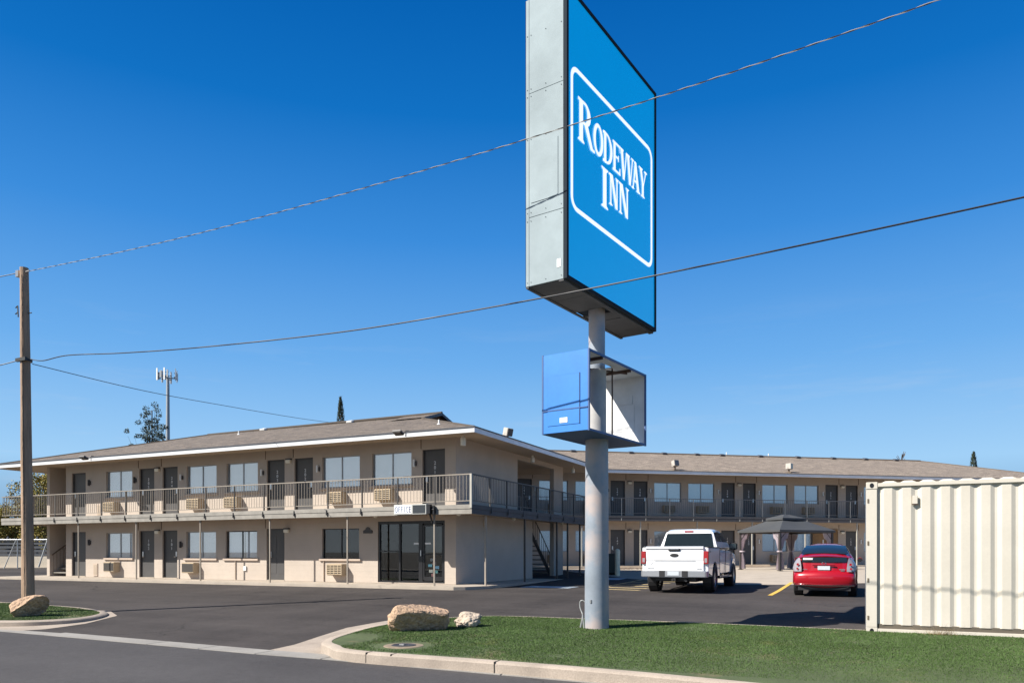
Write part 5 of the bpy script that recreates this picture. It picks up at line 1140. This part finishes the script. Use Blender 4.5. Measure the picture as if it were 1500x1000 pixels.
strip('rear_window', [(.33, 1.18), (.6, 1.293), (.9, 1.372), (1.12, 1.424)], lambda y, z: .645-(z-1.18)*.40, CGL, rc, crown=.03, lift=.008)
m = MB()  # spoiler
vs = []; n = 14
for k in range(n+1):
    t = -1+2*k/n; x = t*.68; y = .12+.10*t*t; z = 1.135-.05*t*t
    vs += [(x, y, z-.02), (x, y-.01, z+.005), (x, y+.12, z+.045), (x, y+.16, z+.0)]
m.add(vs, [(k*4+j, (k+1)*4+j, (k+1)*4+(j+1) % 4, k*4+(j+1) % 4) for k in range(n) for j in range(4)]+[(0, 1, 2, 3), (n*4+3, n*4+2, n*4+1, n*4)]); m.build('rear_spoiler', RED, rc, smooth=50)
m = MB(); vs = []; n = 12
for k in range(n+1):
    t = -1+2*k/n; x = t*.60; y = .085+.06*t*t; vs += [(x, y, .965), (x, y+.04, 1.10)]
m.add(vs, [(2*k, 2*k+2, 2*k+3, 2*k+1) for k in range(n)]); m.build('lower_rear_window', CGL, rc, smooth=60)
m = MB(); vs = []
for k in range(5): t = k/4; x = -.56+.26*t; vs += [(x, .080+.06*(x/.6)**2, 1.03), (x, .095+.06*(x/.6)**2, 1.085)]
m.add(vs, [(2*k, 2*k+2, 2*k+3, 2*k+1) for k in range(4)]); m.build('window_reflection', M('painted_reflection', (.5, .52, .5), .3), rc)  # pale patch, a reflection painted on the lower rear glass
for s in (-1, 1):
    m = MB(); vs = []; fs = []  # tall lamp wrapping the corner
    rows = [(.70, .60, .80), (.80, .60, .825), (.92, .615, .80), (1.03, .635, .74), (1.085, .65, .69)]
    for (z, xa, xb) in rows:
        for (x, y) in ((xa, .055+(z-.7)*.16), ((xa+xb)/2, .07+(z-.7)*.18), (xb, .125+(z-.7)*.25), (xb+.028, .24+(z-.7)*.35)): vs.append((s*x, y-.012, z))
    for i in range(4):
        for k in range(3): a = i*4+k; fs.append((a, a+1, a+5, a+4))
    m.add(vs, fs); o = m.build('tail_light', CLR, rc, smooth=60)
    m = MB(); m.lathe([(.05, .035), (.052, 0)], 14, 'y', (s*.70, 0, .90)); m.build('reflector', TAILR, o); m = MB(); m.lathe([(.04, .03), (.042, 0)], 14, 'y', (s*.71, 0, .78)); m.build('reflector', TAILR, o)
    fx = lambda z: s*(gw(1, z)-.02)
    for q in ((.75, .95, 1.95, 1.95), (2.0, 2.0, 2.55, 3.15)): onq([(fx(.99), q[0], .99), (fx(1.33), q[1]+.1, 1.33), (fx(1.38), q[2], 1.38), (fx(.99), q[3], .99)], .012, 'side_window', CGL, rc, flip=(s < 0))
    m = MB(); m.box(*sorted((s*.86, s*1.0)), 2.75, 2.85, .95, 1.08); o = m.build('wing_mirror', RED, rc, bevel=.03); m = MB(); m.box(*sorted((s*.875, s*.985)), 2.742, 2.751, .965, 1.065); m.build('mirror_glass', CGL, o)
    for y in (r0, r1): wheel(rc, s*.765, y, wr, .19, s)
    for yy in (r0, r1): a = MB(); a.lathe([(s*.62, .34), (s*.83, .37)], 24, 'x', (0, yy, wr)); a.build('wheel_well', BLKP, rc)
m = MB(); m.box(-.165, .165, -.008, .004+.0, .745-.0, .86); m.v = [(x, y+.062, z-.0) for x, y, z in m.v]; m.build('licence_plate', PLATE, rc, bevel=.004)
m = MB(); m.box(-.30, .30, .052, .075, .865, .895); m.build('handle_recess', M('dark_red', (.12, .0, .008), .4), rc)
m = MB(); m.lathe([(.05, .05), (.058, .045), (.05, .035)], 20, 'y', (0, 0, .93)); m.v = [(x*1.3, y, (z-.93)*.85+.935) for x, y, z in m.v]; m.build('emblem', CHR, rc, smooth=40)
for q in ((-.56, -.44, .062, .070, .755, .772), (.40, .56, .068, .076, .75, .775), (.44, .54, .066, .074, .715, .74)): m = MB(); m.box(*q); m.build('badge', CHR, rc)
m = MB(); vs = []; n = 14
for k in range(n+1): t = -1+2*k/n; x = t*.80; y = -.02+.16*t**4; vs += [(x, y, .30), (x, y-.015, .325), (x, y+.02, .335)]
m.add(vs, [(3*k+j, 3*k+3+j, 3*k+4+j, 3*k+1+j) for k in range(n) for j in range(2)]); m.build('bumper_lip', CHR, rc, smooth=50)
m = MB(); m.box(-.70, .70, .1, 4.2, .17, .32); m.build('underbody', BLKP, rc)
m = MB(); vs = []; n = 12
for k in range(n+1): t = -1+2*k/n; x = t*.60; y = .040+.05*t*t; vs += [(x, y, .672), (x, y, .682)]
m.add(vs, [(2*k, 2*k+2, 2*k+3, 2*k+1) for k in range(n)]); m.build('hatch_gap', BLKP, rc)
m = MB(); m.tube([(0, 1.72, 1.50), (0, 1.62, 1.60)], .006, 5); m.build('antenna', BLKP, rc)
m = MB()
for x in (-.32, .32): m.lathe([(1.0, .0), (1.0, .10), (1.25, .10), (1.3, .05), (1.3, 0)], 12, 'z', (x, 1.9, 0)); m.box(x-.2, x+.2, 1.8, 1.95, .7, 1.05)
m.build('seat', BLKP, rc)

# ================================================================ GAZEBO
gx, gy, _ = at_cam(1151, 38.8, 0)
GZ = hz(gy)+.02
gzb = empty('gazebo', (gx, gy, GZ), R(36.6+14), 'dark grey two tier gazebo with tied mauve curtains on the concrete pad', 'gazebo')
GR = M('gazebo_roof_fabric', (.055, .058, .062), .7, var=.06); GF = M('gazebo_frame', (.035, .03, .03), .5); CUR = M('mauve_curtain', (.42, .36, .39), .8, var=.08, vs=8)
hx_, hy_ = 1.78, 1.36; EH = 1.93
def tier(ex, ey, ez, tx, ty, tz, nm):
    m = MB(); a = [(-ex, -ey, ez), (ex, -ey, ez), (ex, ey, ez), (-ex, ey, ez)]; b = [(-tx, -ty, tz), (tx, -ty, tz), (tx, ty, tz), (-tx, ty, tz)]
    n = 6
    for i in range(4):
        j = (i+1) % 4; A_, B_, C_, D_ = Vector(a[i]), Vector(a[j]), Vector(b[j]), Vector(b[i]); vs = []
        for k in range(n+1):
            t = k/n; sag = -.10*math.sin(math.pi*t)*(ez != 0)
            p, q = A_.lerp(D_, t), B_.lerp(C_, t)
            vs += [(p.x, p.y, p.z), ((p.x+q.x)/2, (p.y+q.y)/2, p.z+sag*.6), (q.x, q.y, q.z)]
        m.add(vs, [(3*k+h, 3*k+h+1, 3*k+h+4, 3*k+h+3) for k in range(n) for h in (0, 1)])
        m.add([a[i], a[j], (a[j][0], a[j][1], ez-.10), (a[i][0], a[i][1], ez-.10)], [(0, 1, 2, 3)])
    return m.build(nm, GR, gzb)
tier(hx_+.12, hy_+.12, EH+.06, .55, .38, EH+.66, 'lower_roof'); tier(.80, .58, EH+.70, .16, .03, EH+.90, 'upper_roof')
m = MB(); m.box(-.70, .70, -.50, .50, EH+.63, EH+.69); m.build('roof_vent_gap', BLK, gzb)
m = MB()
for a_, b_ in (((-hx_, -hy_), (hx_, -hy_)), ((hx_, -hy_), (hx_, hy_)), ((hx_, hy_), (-hx_, hy_)), ((-hx_, hy_), (-hx_, -hy_))): m.tube([(a_[0], a_[1], EH-.03), (b_[0], b_[1], EH-.03)], .045, 4)
m.build('roof_frame', GF, gzb)
for i, (sx, sy) in enumerate(((-1, -1), (1, -1), (-1, 1), (1, 1))):
    m = MB(); x, y = sx*hx_, sy*hy_; m.box(x-.05, x+.05, y-.05, y+.05, -.02, EH); m.box(x-.1, x+.1, y-.1, y+.1, -.02, .01)
    o = m.build('post', GF, gzb)
    m = MB(); m.tube([(x, y, EH-.45), (x-sx*.4, y, EH-.04)], .02, 5); m.tube([(x, y, EH-.45), (x, y-sy*.4, EH-.04)], .02, 5); m.build('brace', GF, o)
    # tied curtain hanging by the post: gathered at 0.95 m, flared above and below
    m = MB(); N_ = 28; rows = [(EH-.08, .62, 0), (EH-.35, .52, .02), (1.5, .34, .03), (1.15, .20, .02), (.98, .10, 0), (.90, .09, 0), (.75, .16, 0), (.45, .24, .0), (.15, .29, 0), (.03, .30, 0)]; vs = []
    for (z, w_, o_) in rows:
        for k in range(N_+1):
            t = k/N_; f = .035*math.sin(k*2.3)+.015*math.sin(k*5.1); a_ = t*w_; vs.append((x-sx*(.05+a_*.9), y+f*(.4+w_)-sy*.02, z))
        for k in range(N_+1):
            t = k/N_; f = .035*math.sin(k*2.1+1); a_ = t*w_*.8; vs.append((x+f*(.4+w_)-sx*.02, y-sy*(.05+a_*.9), z))
    W_ = 2*(N_+1); fs = []
    for r_ in range(len(rows)-1):
        for h in (0, 1):
            for k in range(N_): a = r_*W_+h*(N_+1)+k; fs.append((a, a+1, a+W_+1, a+W_))
    m.add(vs, fs); m.build('curtain', CUR, o, smooth=60)
    m = MB(); m.lathe([(.90, .14), (.97, .14)], 10, 'z', (x-sx*.06, y-sy*.06, 0)); m.build('curtain_tie', CUR, o)

# ================================================================ TREES
def leafmat(name, c, c2, rough=.7):
    m = M(name, c, rough, var=.3, vs=1.2); n, L2 = nodes(m); b = n['Principled BSDF']
    oi = n.new('ShaderNodeNewGeometry'); mr = n.new('ShaderNodeMapRange'); mx = n.new('ShaderNodeMixRGB'); mx.inputs[2].default_value = c2+(1,)
    L2.new(oi.outputs['Random Per Island'], mr.inputs[0]); L2.new(mr.outputs[0], mx.inputs[0]); L2.new(b.inputs['Base Color'].links[0].from_socket, mx.inputs[1]); L2.new(mx.outputs[0], b.inputs['Base Color'])
    b.inputs['Transmission Weight'].default_value = 0; return m
BARK = M('bark', (.09, .065, .05), .9, var=.3, vs=6)
def clump(m, c, r, n, ls, rnd, flat=1):
    for _ in range(n):
        d = Vector((rnd.gauss(0, 1), rnd.gauss(0, 1), rnd.gauss(0, 1)*flat)).normalized()*r*rnd.uniform(.2, 1)**.6; p = Vector(c)+d; a = Vector((rnd.gauss(0, 1), rnd.gauss(0, 1), rnd.gauss(0, 1))).normalized(); b = a.orthogonal().normalized(); s = ls*rnd.uniform(.6, 1.4); a *= s; b *= s*.55
        m.add([p-a, p+b, p+a, p-b], [(0, 1, 2, 3)])
def tree(name, loc, lab, trunkh, r0_, limbs, mat, ls, lpc, seed, group=None, cr=.5):
    rnd = random.Random(seed); t = empty(name, loc, 0, lab, 'tree', group); m = MB(); top = Vector((0, 0, trunkh)); m.tube([(0, 0, -.3), (rnd.uniform(-.1, .1), 0, trunkh*.5), tuple(top)], [r0_*1.2, r0_*.9, r0_*.6], 8)
    f = MB()
    for (ex, ey, ez, rr_) in limbs:
        e = Vector((ex, ey, ez)); s = Vector((0, 0, min(ez*.75, trunkh)*rnd.uniform(.55, .95))); mid = s.lerp(e, .5)+Vector((0, 0, .2)); m.tube([tuple(s), tuple(mid), tuple(e)], [r0_*.4, r0_*.25, r0_*.1], 5)
        for k in range(4):
            p = s.lerp(e, .5+.5*k/3)+Vector((rnd.gauss(0, rr_*.35), rnd.gauss(0, rr_*.35), rnd.gauss(0, rr_*.35))); clump(f, p, rr_*cr, lpc, ls, rnd, .8)
    m.build('trunk', BARK, t); f.build('crown', mat, t, recalc=False); return t
rnd = random.Random(21)
YG = leafmat('yellow_green_leaves', (.20, .19, .03), (.30, .20, .03)); DG = leafmat('dark_pine_needles', (.030, .05, .035), (.05, .07, .045)); CY = leafmat('cypress_foliage', (.022, .035, .018), (.035, .045, .02))
def limbs(n, r, z0, z1, cr, rnd): return [(r*math.cos(t)*q, r*math.sin(t)*q, z, cr) for t, q, z in [(rnd.uniform(0, 6.28), rnd.uniform(.35, 1), rnd.uniform(z0, z1)) for _ in range(n)]]
tree('broadleaf_tree', (-55.5, 36.5, .6), 'yellow green leafy tree seen through the balcony rail left of the motel', 4.2, .22, limbs(34, 2.3, 2.2, 7.0, 1.1, rnd)+[(0, 0, 7, .9)], YG, .065, 170, 31)
tree('broadleaf_tree', (-59.5, 36.0, .6), 'golden leafed tree low at the left edge beyond the balcony corner', 3.0, .18, limbs(30, 2.4, 2.2, 5.0, 1.0, rnd), YG, .06, 150, 35)
tree('broadleaf_tree', (-51.0, 40.5, .6), 'darker green tree behind the far stair pier of the motel', 4.2, .22, limbs(28, 1.9, 2.6, 6.6, 1.0, rnd), leafmat('olive_leaves', (.07, .085, .025), (.12, .11, .03)), .065, 170, 32)
lp = []
for k, z in enumerate((9.6, 9.9, 10.2, 10.6, 10.9, 11.3, 11.7, 12.1, 12.5)):
    for j in range(2): t = rnd.uniform(0, 6.28); q = .2+.95*(12.9-z)/3.2; lp.append((q*math.cos(t), q*math.sin(t), z+.2, .5))
lp += [(-1.1, -.7, 10.1, .45), (-1.5, -1.0, 10.2, .4), (1.0, .5, 10.9, .4)]
tree('pine_tree', (-51.4, 42.2, .6), 'sparse dark pine top rising over the motel roof beside the phone mast', 12.3, .07, lp, DG, .06, 60, 33, cr=.6)
def cypress(loc, h, r, lab, seed, hb=0):
    rnd = random.Random(seed); t = empty('cypress_tree', loc, 0, lab, 'tree', 'cypress trees behind the motel'); m = MB(); m.tube([(0, 0, -.3), (0, 0, h*.9)], [.2, .03], 7); m.build('trunk', BARK, t); f = MB(); k = 0
    while k < 2600:
        z = rnd.uniform(.5, h); q = (z/h); rr_ = r*min(1, (1-q)**.55*1.35)*(1+.22*noise.noise(Vector((z*1.3, seed, 0)))); a = rnd.uniform(0, 6.28); s = rnd.uniform(.6, 1)**.5*rr_; p = Vector((s*math.cos(a), s*math.sin(a), z)); L_ = rnd.uniform(.15, .4); d = Vector((math.cos(a)*.35, math.sin(a)*.35, 1)).normalized()*L_; b = Vector((-math.sin(a), math.cos(a), 0))*.05
        f.add([p-b, p+b, p+d], [(0, 1, 2)]); k += 1
    f.build('crown', CY, t, recalc=False); return t
cypress((-44.06, 56.69, .7), 15.2, .72, 'dark slim cypress poking above the near motel roof ridge', 41)
cypress((12.1, 104.9, .7), 12.7, .85, 'small dark cypress beyond the roofs above the container', 42)
# bare twiggy top
t = empty('bare_tree', (3.76, 90.0, .7), 0, 'tiny bare treetop showing over the tan roof ridge', 'tree'); m = MB(); m.tube([(0, 0, 0), (0, 0, 10.5)], [.2, .08], 6); m.build('trunk', BARK, t); m = MB()
for k in range(30): a = rnd.uniform(0, 6.28); z = rnd.uniform(9.5, 10.8); m.tube([(0, 0, z), (.45*math.cos(a), .45*math.sin(a), z+rnd.uniform(.3, .9))], .03, 3)
m.build('crown', BARK, t)
# phone mast
pm = empty('phone_mast', (-125.7, 106.9, .7), 0, 'grey steel phone mast with panel antennas beyond the motel roof', 'phone mast')
MG = M('mast_grey', (.30, .32, .34), .5, metal=.3, var=.06)
m = MB(); m.tube([(0, 0, 0), (0, 0, 35.8)], [.55, .30], 12); m.build('mast_pole', MG, pm, smooth=50)
m = MB(); 
for k in range(3):
    a = R(40+120*k); d = Vector((math.cos(a), math.sin(a), 0)); q = Vector((-d.y, d.x, 0)); m.tube([(0, 0, 35.6), tuple(d*1.4+Vector((0, 0, 35.6)))], .12, 5); m.tube([tuple(d*1.4-q*1.3+Vector((0, 0, 35.6))), tuple(d*1.4+q*1.3+Vector((0, 0, 35.6)))], .09, 5); m.tube([tuple(d*1.4-q*1.3+Vector((0, 0, 36.4))), tuple(d*1.4+q*1.3+Vector((0, 0, 36.4)))], .06, 5)
m.build('antenna_frame', IRON, pm)
for k in range(3):
    a = R(40+120*k); d = Vector((math.cos(a), math.sin(a), 0)); q = Vector((-d.y, d.x, 0))
    for j, (o_, h, mt) in enumerate(((-1.2, 2.4, WHT), (-.4, 1.4, MG), (.5, 2.4, WHT), (1.2, 1.5, MG))):
        p = d*1.6+q*o_; m = MB(); m.T = Matrix.Translation(p+Vector((0, 0, 36.1))) @ Matrix.Rotation(a, 4, 'Z'); m.box(-.07, .07, -.17, .17, -h/2, h/2); m.build('panel_antenna', mt, pm, bevel=.03)

# ================================================================ LEFT BACKGROUND
gwall = empty('yard_wall', (-53.5, 31.2, .5), R(24.8), 'low cream block wall with dark horizontal boards above it beyond the lot', 'wall')
CRM = blockwall('cream_block', (.55, .48, .38))
m = MB(); m.box(-14, 12, 0, .2, -.1, .80); m.build('block_wall', CRM, gwall)
DW = M('dark_grey_boards', (.075, .08, .09), .7, var=.15)
m = MB()
for k in range(5): m.box(-14, 7.2, .05, .09, .84+k*.25, 1.0+k*.25)
m.build('board_panel', DW, gwall)
m = MB()
for x in range(-13, 8, 2): m.box(x, x+.1, .1, .18, .8, 2.15)
m.build('board_post', DW, gwall)
m = MB(); m.box(-14, 12, -.35, -.02, -.1, .06); m.build('wall_kerb', CONC, gwall)
GALV = M('galvanised_steel', (.45, .46, .46), .4, metal=.5)
cf = empty('chain_link_fence', (-52.8, 30.9, .5), R(24.8), 'galvanised fence frame with leaning braces in front of the dark boards', 'fence')
for x in (-3.0, -.1, 2.0, 4.6): m = MB(); m.tube([(x, -.5, 0), (x, -.5, 1.95)], .035, 6); m.build('fence_post', GALV, cf)
m = MB(); m.tube([(1.1, -.5, 0), (1.9, -.5, 1.9)], .03, 6); m.build('fence_brace', GALV, cf); m = MB(); m.tube([(3.4, -.5, .1), (4.0, -.5, 1.9)], .05, 6); m.build('fence_brace', GALV, cf)
m = MB(); m.tube([(-3, -.5, 1.93), (7, -.5, 1.93)], .025, 6); m.build('fence_rail', GALV, cf)
hb = empty('outbuilding', (-58, 40, .6), R(20), 'dark low building with an open carport behind the boarded fence', 'building')
m = MB(); m.box(-12, 14, 0, 7, 0, 3.0); m.build('wall', M('dark_shed_wall', (.03, .03, .035), .8, var=.2), hb)
m = MB(); m.prism([(-.8, 3.0), (8, 3.0), (3.6, 3.9)], -12.6, 14.6, 'x'); m.build('roof', M('shed_roof', (.10, .10, .11), .8, var=.15), hb)
m = MB(); m.box(-2.0, -.6, -.08, 0, .9, 2.2); m.build('window', M('shed_window', (.12, .13, .14), .2), hb)
#@@END
